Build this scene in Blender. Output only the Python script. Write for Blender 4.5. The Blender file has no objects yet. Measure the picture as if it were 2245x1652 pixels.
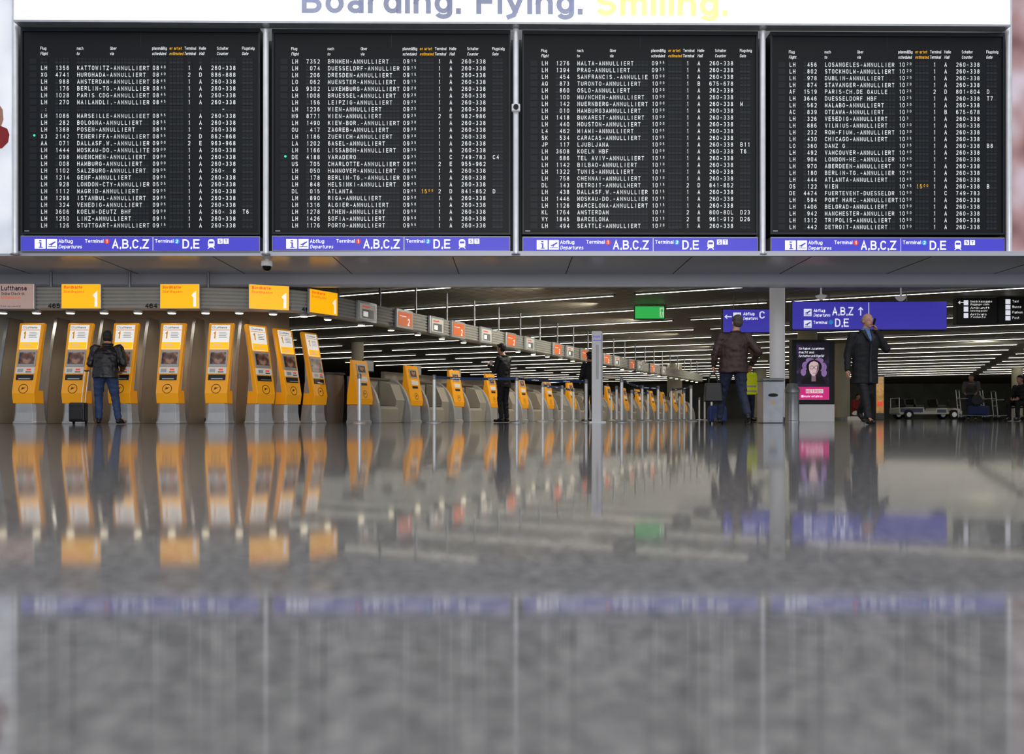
import bpy, bmesh, math, random
from mathutils import Vector, Matrix, noise
random.seed(4)
F=1800.0; CX=1122.5; HY=914.0; CH=0.12
CEIL=3.2
def wx(px,D): return (px-CX)*D/F
def wz(py,D): return CH+(HY-py)*D/F
sc=bpy.context.scene
col=sc.collection
sc.view_settings.view_transform='Standard'

# ------------------------------------------------------------ materials
def lin(h):
    h=h.lstrip('#'); o=[]
    for i in (0,2,4):
        c=int(h[i:i+2],16)/255
        o.append(c/12.92 if c<=0.04045 else ((c+0.055)/1.055)**2.4)
    return (*o,1)
MATS={}
def mat(name,hexc,rough=0.5,metal=0.0,emit=0.0,var=0.08,scale=6.0,spec=0.5,ecol=None):
    if name in MATS: return MATS[name]
    m=bpy.data.materials.new(name); m.use_nodes=True
    nt=m.node_tree; b=nt.nodes['Principled BSDF']
    c=lin(hexc)
    tc=nt.nodes.new('ShaderNodeTexCoord'); n=nt.nodes.new('ShaderNodeTexNoise')
    n.inputs['Scale'].default_value=scale; n.inputs['Detail'].default_value=3
    r=nt.nodes.new('ShaderNodeValToRGB')
    r.color_ramp.elements[0].position=0.3; r.color_ramp.elements[1].position=0.7
    r.color_ramp.elements[0].color=tuple(x*(1-var) for x in c[:3])+(1,)
    r.color_ramp.elements[1].color=tuple(min(1,x*(1+var)) for x in c[:3])+(1,)
    nt.links.new(tc.outputs['Object'],n.inputs['Vector']); nt.links.new(n.outputs['Fac'],r.inputs['Fac'])
    nt.links.new(r.outputs['Color'],b.inputs['Base Color'])
    b.inputs['Roughness'].default_value=rough; b.inputs['Metallic'].default_value=metal
    b.inputs['Specular IOR Level'].default_value=spec
    if emit>0:
        b.inputs['Emission Color'].default_value=lin(ecol) if ecol else c
        b.inputs['Emission Strength'].default_value=emit
    MATS[name]=m; return m

M_black=mat('board_black','#0E1012',0.45,spec=.3)
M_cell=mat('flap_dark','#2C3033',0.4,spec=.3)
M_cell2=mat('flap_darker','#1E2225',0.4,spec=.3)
M_frame=mat('frame_grey','#24282B',0.35,0.3)
M_wtext=mat('white_print_glow','#E8EAE8',0.6,emit=0.5,var=0)  # mild glow added; the flap lettering itself gives off no light
M_ytext=mat('amber_print_glow','#F0B020',0.6,emit=0.5,var=0)  # same added glow on the unlit amber flap lettering
M_blue=mat('sign_blue','#4641BE',0.3,emit=0.55,var=0.05,scale=2)
M_blueW=mat('sign_white','#F2F4FF',0.4,emit=0.7,var=0)
M_red=mat('red_dot','#E2452E',0.4,emit=0.5,var=0)
M_cyan=mat('cyan_dot','#2A9AD8',0.4,emit=0.5,var=0)
M_banner=mat('banner_light','#F7F8FA',0.5,emit=1.0,var=0.01,scale=0.3)
M_btext=mat('banner_grey_print','#A0A5BC',0.5,emit=0.3,var=0.25,scale=0.8)
M_byell=mat('banner_yellow_print','#F3EE90',0.5,emit=0.9,var=0.03)
M_steel=mat('brushed_steel','#C8CACC',0.3,0.6)
M_steelD=mat('dull_steel','#96989A',0.38,0.6)
M_chrome=mat('chrome','#E6E7E8',0.25,0.5,emit=.07)  # faint emission added to brighten the metal posts, which are no lamps
M_silver=mat('silver_paint','#B8B8B6',0.4,0.25)
M_orange=mat('orange_paint_glow','#FFAA18',0.35,emit=0.15,var=0.03)  # low emission added to brighten the painted kiosk panels
M_yellowL=mat('yellow_lightbox','#FFB608',0.4,emit=.8,var=0.02)
M_orangeL=mat('orange_lightbox','#D8703A',0.4,emit=0.4,var=0.03)
M_whiteL=mat('white_lightbox','#F4F2EC',0.4,emit=0.5,var=0.02)
M_lilac=mat('rose_lightbox','#C6A89C',0.4,emit=0.35,var=0.03)
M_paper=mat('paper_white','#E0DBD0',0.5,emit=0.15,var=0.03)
M_dark=mat('black_plastic','#111214',0.4)
M_darkgrey=mat('dark_grey','#35373A',0.5)
M_screen=mat('screen_photo','#5A4438',0.15,emit=0.15,var=0.8,scale=9)
M_logo=mat('logo_navy','#3A2A12',0.5,var=0)
M_navy=mat('navy_print','#2A2668',0.5,var=0)
M_beige=mat('beige_panel','#B0A796',0.4,0.1,var=0.06,scale=2)
M_beigeL=mat('beige_column','#D6D0B8',0.6,var=0.03)
M_white=mat('white_paint_glow','#E4E4E6',0.5,var=0.02,emit=.15)  # low emission added so the white column and pillar look better lit
M_greyw=mat('grey_wall','#77787C',0.5,var=0.04,scale=1)
M_brown=mat('brown_panel','#6A5C4E',0.45,var=0.1,scale=2)
M_fin=mat('fin_panel','#A69E90',0.35,0.3,var=0.06,scale=2)
M_farwall=mat('far_wall','#5A5A50',0.6,var=0.4,scale=0.5)
M_soffit=mat('soffit_metal','#C8C9CC',0.25,0.15,var=0.04,scale=0.5)
M_bulk=mat('bulkhead_white','#D0D1D8',0.35,0.05,var=0.03,scale=0.5)
M_rib=mat('ribbed_metal','#D0CEC6',0.35,0.2,var=0.04)
M_glow=mat('lamp_glow','#FFF8E4',0.5,emit=7,var=0)
M_spot=mat('downlight_glow','#FFF0CC',0.5,emit=7,var=0)
M_green=mat('exit_green','#34B050',0.4,emit=0.9,var=0.03)
M_belt=mat('belt_blue','#26406C',0.6,var=0.05)
M_skin=mat('skin','#C08E74',0.5,var=0.05,scale=20)
M_leather=mat('black_leather','#161415',0.35,var=0.3,scale=12)
M_jeans=mat('blue_denim','#2C4166',0.75,var=0.25,scale=10)
M_jeansD=mat('dark_denim','#242C42',0.75,var=0.25,scale=10)
M_suit=mat('black_suit','#111115',0.7,var=0.2)
M_coat=mat('dark_coat','#0D0E13',0.75,var=0.2)
M_lapel=mat('coat_lapel','#1E1F27',0.6,var=0.1)
M_brownj=mat('brown_jacket','#38241F',0.6,var=0.25,scale=10)
M_shirt=mat('light_blue_shirt','#5A78A8',0.7,var=0.05)
M_vest=mat('hi_vis_yellow','#D8E020',0.6,emit=0.15,var=0.05)
M_reflect=mat('reflective_tape','#D8DAD8',0.4,var=0.02)
M_purple=mat('purple_coat','#6A2450',0.7,var=0.1)
M_greyc=mat('grey_pullover','#5A5C58',0.8,var=0.1)
M_redc=mat('red_cloth','#A02A2A',0.7,var=0.1)
M_hairD=mat('dark_hair','#17120F',0.6,var=0.3,scale=40)
M_hairG=mat('grey_hair','#4A443E',0.7,var=0.3,scale=40)
M_hairL=mat('light_grey_hair','#8E857A',0.7,var=0.3,scale=40)
M_shoe=mat('black_shoe','#121112',0.35,var=0.1)
M_bluebag=mat('blue_bag','#22366E',0.6,var=0.15)
M_cartwhite=mat('vehicle_white','#C4C4BC',0.3,var=0.02)
M_cartblue=mat('vehicle_blue','#20305A',0.3,var=0.05)
M_tyre=mat('rubber','#101010',0.8,var=0.1)
M_pink=mat('pink_lightbox','#D82E80',0.4,emit=0.6,var=0.03)
M_lensblk=mat('dome_glass','#0A0A0C',0.08)
M_lampgreen=mat('green_led','#30E8A0',0.4,emit=1.2,var=0)

def ramp_mat(name,stops,scale,rough=0.4,emit=0.0,detail=2,vec=(1,1,1),distort=0):
    m=bpy.data.materials.new(name); m.use_nodes=True
    nt=m.node_tree; b=nt.nodes['Principled BSDF']
    tc=nt.nodes.new('ShaderNodeTexCoord'); mp=nt.nodes.new('ShaderNodeMapping'); mp.inputs['Scale'].default_value=vec
    n=nt.nodes.new('ShaderNodeTexNoise'); n.inputs['Scale'].default_value=scale; n.inputs['Detail'].default_value=detail; n.inputs['Distortion'].default_value=distort
    r=nt.nodes.new('ShaderNodeValToRGB'); cr=r.color_ramp
    while len(cr.elements)<len(stops): cr.elements.new(0.5)
    for e,(p,h) in zip(cr.elements,stops): e.position=p; e.color=lin(h)
    nt.links.new(tc.outputs['Object'],mp.inputs['Vector']); nt.links.new(mp.outputs['Vector'],n.inputs['Vector'])
    nt.links.new(n.outputs['Fac'],r.inputs['Fac']); nt.links.new(r.outputs['Color'],b.inputs['Base Color'])
    b.inputs['Roughness'].default_value=rough
    if emit:
        nt.links.new(r.outputs['Color'],b.inputs['Emission Color']); b.inputs['Emission Strength'].default_value=emit
    return m
M_adpurple=ramp_mat('ad_dark_image',[(0.3,'#0A0812'),(0.55,'#161020'),(0.68,'#3A2A50'),(0.8,'#8A6AA0')],2.2,emit=0.6,distort=1)
M_poster=ramp_mat('poster_pale_image',[(0.3,'#B8C0CC'),(0.5,'#E4E8EE'),(0.7,'#F8F8FA')],0.9,emit=0.45)
M_poster2=ramp_mat('poster_rose_image',[(0.3,'#6A4038'),(0.45,'#B08A88'),(0.6,'#D8C8D0'),(0.75,'#ECECF2')],0.8,emit=0.35)
M_kioskscr=ramp_mat('kiosk_screen_image',[(0.35,'#241A1C'),(0.5,'#6A4A3C'),(0.62,'#A88068'),(0.75,'#40506A')],7,rough=0.15,emit=0.25)

# floor
def floor_mat():
    m=bpy.data.materials.new('polished_granite'); m.use_nodes=True
    nt=m.node_tree; b=nt.nodes['Principled BSDF']; L=nt.links.new
    tc=nt.nodes.new('ShaderNodeTexCoord')
    n1=nt.nodes.new('ShaderNodeTexNoise'); n1.inputs['Scale'].default_value=85; n1.inputs['Detail'].default_value=3; n1.inputs['Roughness'].default_value=0.6
    n2=nt.nodes.new('ShaderNodeTexNoise'); n2.inputs['Scale'].default_value=2.0; n2.inputs['Detail'].default_value=3
    L(tc.outputs['Object'],n1.inputs['Vector']); L(tc.outputs['Object'],n2.inputs['Vector'])
    r=nt.nodes.new('ShaderNodeValToRGB'); cr=r.color_ramp
    cr.elements[0].position=0.34; cr.elements[0].color=lin('#545454'); cr.elements[1].position=0.66; cr.elements[1].color=lin('#8E8C8A')
    e=cr.elements.new(0.5); e.color=lin('#727170')
    L(n1.outputs['Fac'],r.inputs['Fac'])
    mr=nt.nodes.new('ShaderNodeMapRange'); mr.inputs['To Min'].default_value=0.95; mr.inputs['To Max'].default_value=1.05
    mr.inputs['From Min'].default_value=0.3; mr.inputs['From Max'].default_value=0.7
    L(n2.outputs['Fac'],mr.inputs['Value'])
    vm=nt.nodes.new('ShaderNodeVectorMath'); vm.operation='SCALE'
    L(r.outputs['Color'],vm.inputs[0]); L(mr.outputs['Result'],vm.inputs['Scale'])
    L(vm.outputs['Vector'],b.inputs['Base Color'])
    b.inputs['Roughness'].default_value=0.06
    b.inputs['Specular IOR Level'].default_value=0.2
    return m
M_floor=floor_mat()
def ceil_mat():
    m=bpy.data.materials.new('slatted_ceiling'); m.use_nodes=True
    nt=m.node_tree; b=nt.nodes['Principled BSDF']; L=nt.links.new
    tc=nt.nodes.new('ShaderNodeTexCoord'); sx=nt.nodes.new('ShaderNodeSeparateXYZ')
    L(tc.outputs['Object'],sx.inputs[0])
    mu=nt.nodes.new('ShaderNodeMath'); mu.operation='MULTIPLY'; mu.inputs[1].default_value=5.0
    fr=nt.nodes.new('ShaderNodeMath'); fr.operation='FRACT'
    L(sx.outputs['Y'],mu.inputs[0]); L(mu.outputs[0],fr.inputs[0])
    r=nt.nodes.new('ShaderNodeValToRGB'); cr=r.color_ramp
    cr.elements[0].position=0.0; cr.elements[0].color=lin('#22211E'); cr.elements[1].position=0.36; cr.elements[1].color=lin('#ACA694')
    e=cr.elements.new(0.26); e.color=lin('#242320')
    L(fr.outputs[0],r.inputs['Fac']); L(r.outputs['Color'],b.inputs['Base Color'])
    b.inputs['Roughness'].default_value=0.5
    return m
M_ceil=ceil_mat()

# ------------------------------------------------------------ monoline grotesque lettering drawn from strokes
W_=.56
def arc(cx,cy,rx,ry,a0,a1,n=9): return [(cx+rx*math.cos(math.radians(a0+(a1-a0)*i/n)),cy+ry*math.sin(math.radians(a0+(a1-a0)*i/n))) for i in range(n+1)]
def el_(cx,cy,rx,ry,n=18): return arc(cx,cy,rx,ry,0,360,n)[:-1]+['c']
w=W_; h2=w/2
def oval(w,h=1.0):
    r=w/2; k=min(r*1.15,h/2); return arc(r,h-k,r,k,0,180,8)+arc(r,k,r,k,180,360,8)+['c']
FONT={
'A':(w,[[(0,0),(h2,1),(w,0)],[(.17*w,.32),(.83*w,.32)]]),
'B':(w,[[(0,.52),(0,1),(.55*w,1)]+arc(.55*w,.76,.38*w,.24,90,-90)[1:]+[(0,.52)],[(0,.52),(.56*w,.52)]+arc(.56*w,.26,.44*w,.26,90,-90)[1:]+[(0,0),(0,.52)]]),
'C':(w,[arc(h2,.67,h2,.33,15,180)+arc(h2,.33,h2,.33,180,345)]),
'D':(w,[[(0,0),(0,1),(.42*w,1)]+arc(.42*w,.60,.58*w,.40,90,0)[1:]+arc(.42*w,.40,.58*w,.40,0,-90)+['c']]),
'E':(w*.9,[[(w*.9,1),(0,1),(0,0),(w*.9,0)],[(0,.52),(.8*w,.52)]]),
'F':(w*.85,[[(w*.88,1),(0,1),(0,0)],[(0,.50),(.75*w,.50)]]),
'G':(w,[arc(h2,.67,h2,.33,20,180)+arc(h2,.33,h2,.33,180,360)+[(w,.48),(.55*w,.48)]]),
'H':(w,[[(0,0),(0,1)],[(w,0),(w,1)],[(0,.52),(w,.52)]]),
'I':(0,[[(0,0),(0,1)]]),
'J':(w*.8,[[(w*.8,1),(w*.8,.3)]+arc(w*.4,.3,w*.4,.3,0,-170)[1:]]),
'K':(w,[[(0,0),(0,1)],[(w,1),(0,.38)],[(.32*w,.58),(w,0)]]),
'L':(w*.82,[[(0,1),(0,0),(w*.82,0)]]),
'M':(w*1.1,[[(0,0),(0,1),(w*.55,.2),(w*1.1,1),(w*1.1,0)]]),
'N':(w,[[(0,0),(0,1),(w,0),(w,1)]]),
'O':(w,[oval(w)]),
'P':(w,[[(0,0),(0,1),(.55*w,1)]+arc(.55*w,.74,.45*w,.26,90,-90)[1:]+[(0,.48)]]),
'Q':(w,[oval(w),[(.55*w,.25),(w,-.03)]]),
'R':(w,[[(0,0),(0,1),(.55*w,1)]+arc(.55*w,.75,.43*w,.25,90,-90)[1:]+[(0,.50)],[(.5*w,.50),(w,0)]]),
'S':(w,[arc(h2,.75,.47*w,.25,25,250)+arc(h2,.26,h2,.26,70,-160)]),
'T':(w,[[(0,1),(w,1)],[(h2,0),(h2,1)]]),
'U':(w,[[(0,1),(0,.32)]+arc(h2,.32,h2,.32,180,360)[1:]+[(w,1)]]),
'V':(w,[[(0,1),(h2,0),(w,1)]]),
'W':(w*1.35,[[(0,1),(.3*w,0),(.675*w,.85),(1.05*w,0),(1.35*w,1)]]),
'X':(w,[[(0,0),(w,1)],[(0,1),(w,0)]]),
'Y':(w,[[(0,1),(h2,.45),(w,1)],[(h2,.45),(h2,0)]]),
'Z':(w,[[(0,1),(w,1),(0,0),(w,0)]]),
'0':(w*.9,[oval(w*.9)]),
'1':(w*.4,[[(0,.78),(.34*w,1),(.34*w,0)]]),
'2':(w*.9,[arc(.45*w,.71,.45*w,.29,165,-25)+[(0,0),(.9*w,0)]]),
'3':(w*.9,[arc(.45*w,.75,.40*w,.25,155,-80),arc(.45*w,.26,.45*w,.26,80,-155)]),
'4':(w*.9,[[(.68*w,0),(.68*w,1),(0,.30),(.92*w,.30)]]),
'5':(w*.9,[[(.82*w,1),(.12*w,1),(.05*w,.50)]+arc(.45*w,.32,.45*w,.32,125,-155)]),
'6':(w*.9,[el_(.45*w,.31,.45*w,.31),arc(.45*w,.60,.45*w,.40,35,180)+[(0,.31)]]),
'7':(w*.9,[[(0,1),(.9*w,1),(.32*w,0)]]),
'8':(w*.9,[el_(.45*w,.76,.38*w,.24),el_(.45*w,.26,.45*w,.26)]),
'9':(w*.9,[el_(.45*w,.69,.45*w,.31),[(.9*w,.69)]+arc(.45*w,.40,.45*w,.40,0,-145)]),
'-':(w*.6,[[(0,.42),(w*.6,.42)]]),'.':(0,[[(0,-.01),(0,.05)]]),',':(0.02,[[(.03,.04),(.03,-.04),(-.02,-.15)]]),':':(0,[[(0,0),(0,.05)],[(0,.5),(0,.55)]]),
'*':(w*.6,[[(0,.8),(w*.6,.8)],[(w*.3,.6),(w*.3,1)],[(.06,.66),(w*.5,.94)],[(.06,.94),(w*.5,.66)]]),'/':(w*.6,[[(0,0),(w*.6,1)]]),
'?':(w*.85,[arc(.42*w,.74,.42*w,.26,165,-60)+[(.42*w,.4),(.42*w,.25)],[(.42*w,-.01),(.42*w,.05)]]),
'a':(.44,[arc(.22,.52,.20,.20,160,0)+[(.42,.0)],el_(.21,.21,.21,.21)]),
'b':(.48,[[(0,0),(0,1)],el_(.24,.36,.24,.36)]),
'c':(.46,[arc(.24,.36,.24,.36,40,320,12)]),
'd':(.48,[[(.48,0),(.48,1)],el_(.24,.36,.24,.36)]),
'e':(.48,[[(.02,.37),(.48,.37)]+arc(.24,.36,.24,.36,5,315,13)]),
'f':(.26,[[(.10,0),(.10,.80)]+arc(.27,.80,.17,.20,180,100)[1:],[(0,.70),(.26,.70)]]),
'g':(.48,[el_(.24,.37,.24,.35),[(.48,.72),(.48,-.04)]+arc(.24,-.04,.24,.22,0,-160)[1:]]),
'h':(.46,[[(0,0),(0,1)],[(0,.46)]+arc(.23,.46,.23,.26,180,0)[1:]+[(.46,0)]]),
'i':(0,[[(0,0),(0,.72)],[(0,.94),(0,1)]]),
'j':(.05,[[(.05,.72),(.05,-.1),(-.06,-.24)],[(.05,.94),(.05,1)]]),
'k':(.42,[[(0,0),(0,1)],[(.40,.72),(0,.27)],[(.14,.42),(.42,0)]]),
'l':(0,[[(0,0),(0,1)]]),
'm':(.76,[[(0,0),(0,.72)],[(0,.50)]+arc(.19,.50,.19,.22,180,0)[1:]+[(.38,0)],[(.38,.50)]+arc(.57,.50,.19,.22,180,0)[1:]+[(.76,0)]]),
'n':(.46,[[(0,0),(0,.72)],[(0,.46)]+arc(.23,.46,.23,.26,180,0)[1:]+[(.46,0)]]),
'o':(.50,[el_(.25,.36,.25,.36)]),
'p':(.48,[[(0,-.26),(0,.72)],el_(.24,.36,.24,.36)]),
'r':(.26,[[(0,0),(0,.72)],[(0,.44)]+arc(.24,.44,.24,.27,180,85)[1:]]),
's':(.40,[arc(.20,.54,.19,.18,25,255)+arc(.20,.19,.20,.19,75,-160)]),
't':(.26,[[(.10,.95),(.10,.16)]+arc(.25,.16,.15,.16,180,270)[1:],[(0,.70),(.26,.70)]]),
'u':(.46,[[(0,.72),(0,.26)]+arc(.23,.26,.23,.26,180,360)[1:],[(.46,0),(.46,.72)]]),
'v':(.46,[[(0,.72),(.23,0),(.46,.72)]]),
'x':(.44,[[(0,.72),(.44,0)],[(0,0),(.44,.72)]]),
'y':(.48,[[(0,.72),(.25,.02)],[(.48,.72),(.20,-.16),(.02,-.25)]]),
'z':(.42,[[(0,.72),(.42,.72),(0,0),(.42,0)]]),
}
for b_,n_ in (('a','ä'),('o','ö'),('u','ü')):
    a_,s_=FONT[b_]; FONT[n_]=(a_,s_+[[(a_*.25,.94),(a_*.25,1)],[(a_*.75,.94),(a_*.75,1)]])
FONT['ß']=FONT['B']
_g={}
def glyph1(c,hw):
    k=(c,round(hw,4))
    if k in _g: return _g[k]
    if c not in FONT: _g[k]=([],[],.2); return _g[k]
    adv,strokes=FONT[c]; V=[];Fc=[]; sy=1-2*hw
    for st in strokes:
        closed=st[-1]=='c'; p=[Vector((q[0]+hw,q[1]*sy+hw)) for q in (st[:-1] if closed else st)]
        q=[p[0]]
        for a in p[1:]:
            if (a-q[-1]).length>1e-4: q.append(a)
        if closed and (q[0]-q[-1]).length<1e-4: q.pop()
        p=q; n=len(p); o=len(V)
        for i in range(n):
            a=p[i-1] if (i>0 or closed) else None; b=p[(i+1)%n] if (i<n-1 or closed) else None
            d1=(p[i]-a).normalized() if a is not None else None; d2=(b-p[i]).normalized() if b is not None else None
            if d1 is None: d1=d2
            if d2 is None: d2=d1
            t=(d1+d2); 
            if t.length<.2: t=d1.copy()
            t.normalize(); nn=Vector((-t.y,t.x)); m=Vector((-d1.y,d1.x)); c_=max(.45,nn.dot(m)); L_=hw/c_
            e=Vector((0,0))
            if not closed and (i==0 or i==n-1):
                if abs(d1.y)>.9 or (abs(d1.x)>.9): e=(-d1 if i==0 else d1)*hw*(.98 if n<12 else 0)
            V.append(tuple(p[i]+nn*L_+e)); V.append(tuple(p[i]-nn*L_+e))
        for i in range(n if closed else n-1):
            a=o+2*i; b=o+2*((i+1)%n); Fc.append((a,b,b+1,a+1))
    _g[k]=(V,Fc,adv+2*hw); return _g[k]
def glyph(s,bold=0.0,shear=0.0):
    hw=.058+bold*1.1; V=[];Fc=[]; x=0
    for c in s:
        if c==' ': x+=.32; continue
        v,f,a=glyph1(c,hw); o=len(V)
        V+=[(p[0]+x+shear*p[1],p[1]) for p in v]; Fc+=[tuple(i+o for i in q) for q in f]; x+=a+.13
    return V,Fc

# ------------------------------------------------------------ mesh builder
class MB:
    def __init__(s): s.v=[]; s.f=[]; s.m=[]
    def add(s,vs,fs,m):
        o=len(s.v); s.v+=[tuple(v) for v in vs]
        for f in fs: s.f.append(tuple(i+o for i in f)); s.m.append(m)
        return s
    def box(s,x0,x1,y0,y1,z0,z1,m):
        vs=[(x,y,z) for z in (z0,z1) for y in (y0,y1) for x in (x0,x1)]
        return s.add(vs,[(0,2,3,1),(4,5,7,6),(0,1,5,4),(2,6,7,3),(0,4,6,2),(1,3,7,5)],m)
    def rect(s,x0,x1,z0,z1,y,m): return s.add([(x0,y,z0),(x1,y,z0),(x1,y,z1),(x0,y,z1)],[(0,1,2,3)],m)
    def loft(s,rings,m,cap=True):
        n=len(rings[0]); vs=[p for r in rings for p in r]; fs=[]
        for i in range(len(rings)-1):
            for j in range(n):
                a=i*n+j; b=i*n+(j+1)%n; fs.append((a,b,b+n,a+n))
        if cap: fs.append(tuple(range(n-1,-1,-1))); fs.append(tuple(range((len(rings)-1)*n,len(rings)*n)))
        return s.add(vs,fs,m)
    def prism_x(s,prof,x0,x1,m): return s.loft([[(x0,y,z) for y,z in prof],[(x1,y,z) for y,z in prof]],m)
    def prism_y(s,prof,y0,y1,m): return s.loft([[(x,y0,z) for x,z in prof],[(x,y1,z) for x,z in prof]],m)
    def cyl(s,p0,p1,r0,r1,m,n=16):
        p0=Vector(p0); p1=Vector(p1); d=(p1-p0)
        if d.length<1e-6: return s
        d.normalize(); a=d.orthogonal().normalized(); b=d.cross(a)
        R=[]
        for p,r in ((p0,r0),(p1,r1)):
            R.append([tuple(p+(a*math.cos(t)+b*math.sin(t))*r) for t in [2*math.pi*i/n for i in range(n)]])
        return s.loft(R,m)
    def lathe(s,c,prof,m,n=24):
        R=[[(c[0]+r*math.cos(2*math.pi*i/n),c[1]+r*math.sin(2*math.pi*i/n),c[2]+z) for i in range(n)] for r,z in prof]
        return s.loft(R,m)
    def ell(s,c,r,m,nu=14,nv=9,rot=None):
        vs=[];fs=[]; c=Vector(c)
        def P(x,y,z):
            v=Vector((x*r[0],y*r[1],z*r[2]))
            if rot is not None: v=rot@v
            return tuple(c+v)
        vs.append(P(0,0,-1))
        for j in range(1,nv):
            t=-math.pi/2+math.pi*j/nv
            for i in range(nu):
                a=2*math.pi*i/nu; vs.append(P(math.cos(t)*math.cos(a),math.cos(t)*math.sin(a),math.sin(t)))
        vs.append(P(0,0,1)); last=len(vs)-1
        for i in range(nu): fs.append((0,1+(i+1)%nu,1+i)); fs.append((last,last-nu+i,last-nu+(i+1)%nu))
        for j in range(nv-2):
            for i in range(nu):
                a=1+j*nu+i; b=1+j*nu+(i+1)%nu; fs.append((a,b,b+nu,a+nu))
        return s.add(vs,fs,m)
    def cap(s,p0,r0,p1,r1,m,n=12):
        s.cyl(p0,p1,r0,r1,m,n); s.ell(p0,(r0,)*3,m,n,8); s.ell(p1,(r1,)*3,m,n,8); return s
    def disc(s,x,z,y,r,m,n=20,r2=None,map=None):
        mp=map or (lambda u,w:(u,y,w))
        if r2 is None: s.add([mp(x+r*math.cos(2*math.pi*i/n),z+r*math.sin(2*math.pi*i/n)) for i in range(n)],[tuple(range(n))],m)
        else:
            vs=[mp(x+q*math.cos(2*math.pi*i/n),z+q*math.sin(2*math.pi*i/n)) for q in (r,r2) for i in range(n)]
            s.add(vs,[(i,(i+1)%n,n+(i+1)%n,n+i) for i in range(n)],m)
        return s
    def poly(s,pts,y,m,map=None):
        mp=map or (lambda u,w:(u,y,w)); return s.add([mp(*p) for p in pts],[tuple(range(len(pts)))],m)
    def text(s,t,x,z,cap,m,y=0,width=None,align='L',bold=0.0,shear=0.0,cell=None,xs=1.0,map=None):
        mp=map or (lambda u,w:(u,y,w)); k=cap
        if cell:
            for i,ch in enumerate(t):
                if ch==' ': continue
                v,f=glyph(ch,bold,shear)
                if not v: continue
                a=min(p[0] for p in v); b=max(p[0] for p in v); c=(a+b)/2
                q=k*xs
                if (b-a)*q>cell*0.80: q=cell*0.80/(b-a)
                s.add([mp(x+(i+0.5)*cell+(p[0]-c)*q,z+p[1]*k) for p in v],f,m)
            return s
        v,f=glyph(t,bold,shear)
        if not v: return s
        a=min(p[0] for p in v); b=max(p[0] for p in v)
        kx=k*xs if width is None else width/(b-a)
        w=(b-a)*kx; ox={'L':0,'C':-w/2,'R':-w}[align]
        return s.add([mp(x+ox+(p[0]-a)*kx,z+p[1]*k) for p in v],f,m)
    def mesh(s,name,org=(0,0,0),recalc=True):
        me=bpy.data.meshes.new(name)
        me.from_pydata([(v[0]-org[0],v[1]-org[1],v[2]-org[2]) for v in s.v],[],s.f)
        ms=[]
        for m in s.m:
            if m not in ms: ms.append(m)
        for m in ms: me.materials.append(m)
        me.polygons.foreach_set('material_index',[ms.index(m) for m in s.m])
        if recalc:
            bm=bmesh.new(); bm.from_mesh(me); bmesh.ops.recalc_face_normals(bm,faces=bm.faces); bm.to_mesh(me); bm.free()
        me.update(); return me
KIDS={}
def setp(o,label=None,cat=None,kind=None,group=None):
    if label: o['label']=label
    if cat: o['category']=cat
    if kind: o['kind']=kind
    if group: o['group']=group
def obj(mb,name,parent=None,world=False,smooth=False,bevel=0,recalc=True,loc=None,rot=0,**kw):
    org=(0,0,0)
    if parent is None and loc is None:
        xs=[v[0] for v in mb.v]; ys=[v[1] for v in mb.v]; zs=[v[2] for v in mb.v]
        org=((min(xs)+max(xs))/2,(min(ys)+max(ys))/2,min(zs))
    if parent is not None and world: org=tuple(parent.location)
    me=mb.mesh(name,org,recalc); o=bpy.data.objects.new(name,me); col.objects.link(o)
    if smooth:
        me.polygons.foreach_set('use_smooth',[True]*len(me.polygons)); me.set_sharp_from_angle(angle=math.radians(38))
    if bevel:
        b=o.modifiers.new('bevel','BEVEL'); b.width=bevel; b.segments=2; b.limit_method='ANGLE'; b.angle_limit=math.radians(40)
    if parent is not None: o.parent=parent; KIDS.setdefault(parent.name,[]).append(o)
    elif loc is None: o.location=org
    else: o.location=loc; o.rotation_euler=(0,0,rot)
    setp(o,**kw); return o
def thing(name,loc,rot=0,**kw):
    o=bpy.data.objects.new(name,None); o.empty_display_size=0.1; col.objects.link(o)
    o.location=loc; o.rotation_euler=(0,0,rot); setp(o,**kw); return o
def copyt(src,loc,rot):
    def rec(o,par):
        c=o.copy(); col.objects.link(c)
        if par is not None: c.parent=par
        for k in KIDS.get(o.name,[]): rec(k,c)
        return c
    r=rec(src,None); r.location=loc; r.rotation_euler=(0,0,rot); return r
def struct(mb,name): return obj(mb,name,kind='structure')

# ------------------------------------------------------------ shell
TH=math.radians(25.4); dx,dy=math.sin(TH),math.cos(TH)
def ts(t,s): return (t*dx+s*dy, t*dy-s*dx)   # t along hall axis, s across to the right
struct(MB().box(-45,75,-6,76,-0.2,0,M_floor),'floor')
c0=Vector((0,20)); 
poly=[(-45,15.5),(75,15.5),(75,76),(-45,76)]
mb=MB(); rr=Matrix.Rotation(TH,2)
L=[rr@(Vector(p)-c0) for p in poly]
mb.loft([[(p.x,p.y,0) for p in L],[(p.x,p.y,0.2) for p in L]],M_ceil)
o=obj(mb,'ceiling',loc=(0,20,CEIL),rot=-TH,kind='structure')
struct(MB().box(-45,75,75.8,76,0,CEIL,M_farwall),'wall_back')
struct(MB().box(74.8,75,15.5,75.8,0,CEIL,M_farwall),'wall_right')
struct(MB().box(-45,-44.8,16.5,75.8,0,CEIL,M_brown),'wall_left')
struct(MB().box(-18,22,14.05,14.3,2.86,9.0,M_greyw),'wall_upper')
mb=MB().box(-18,22,13.62,15.38,2.80,2.855,M_soffit)
mb.box(-18,22,13.55,13.62,2.78,2.86,M_bulk)
for x in range(-17,22,2): mb.box(x,x+0.015,13.64,15.36,2.796,2.8,M_darkgrey)
struct(mb,'trim_1')
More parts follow.
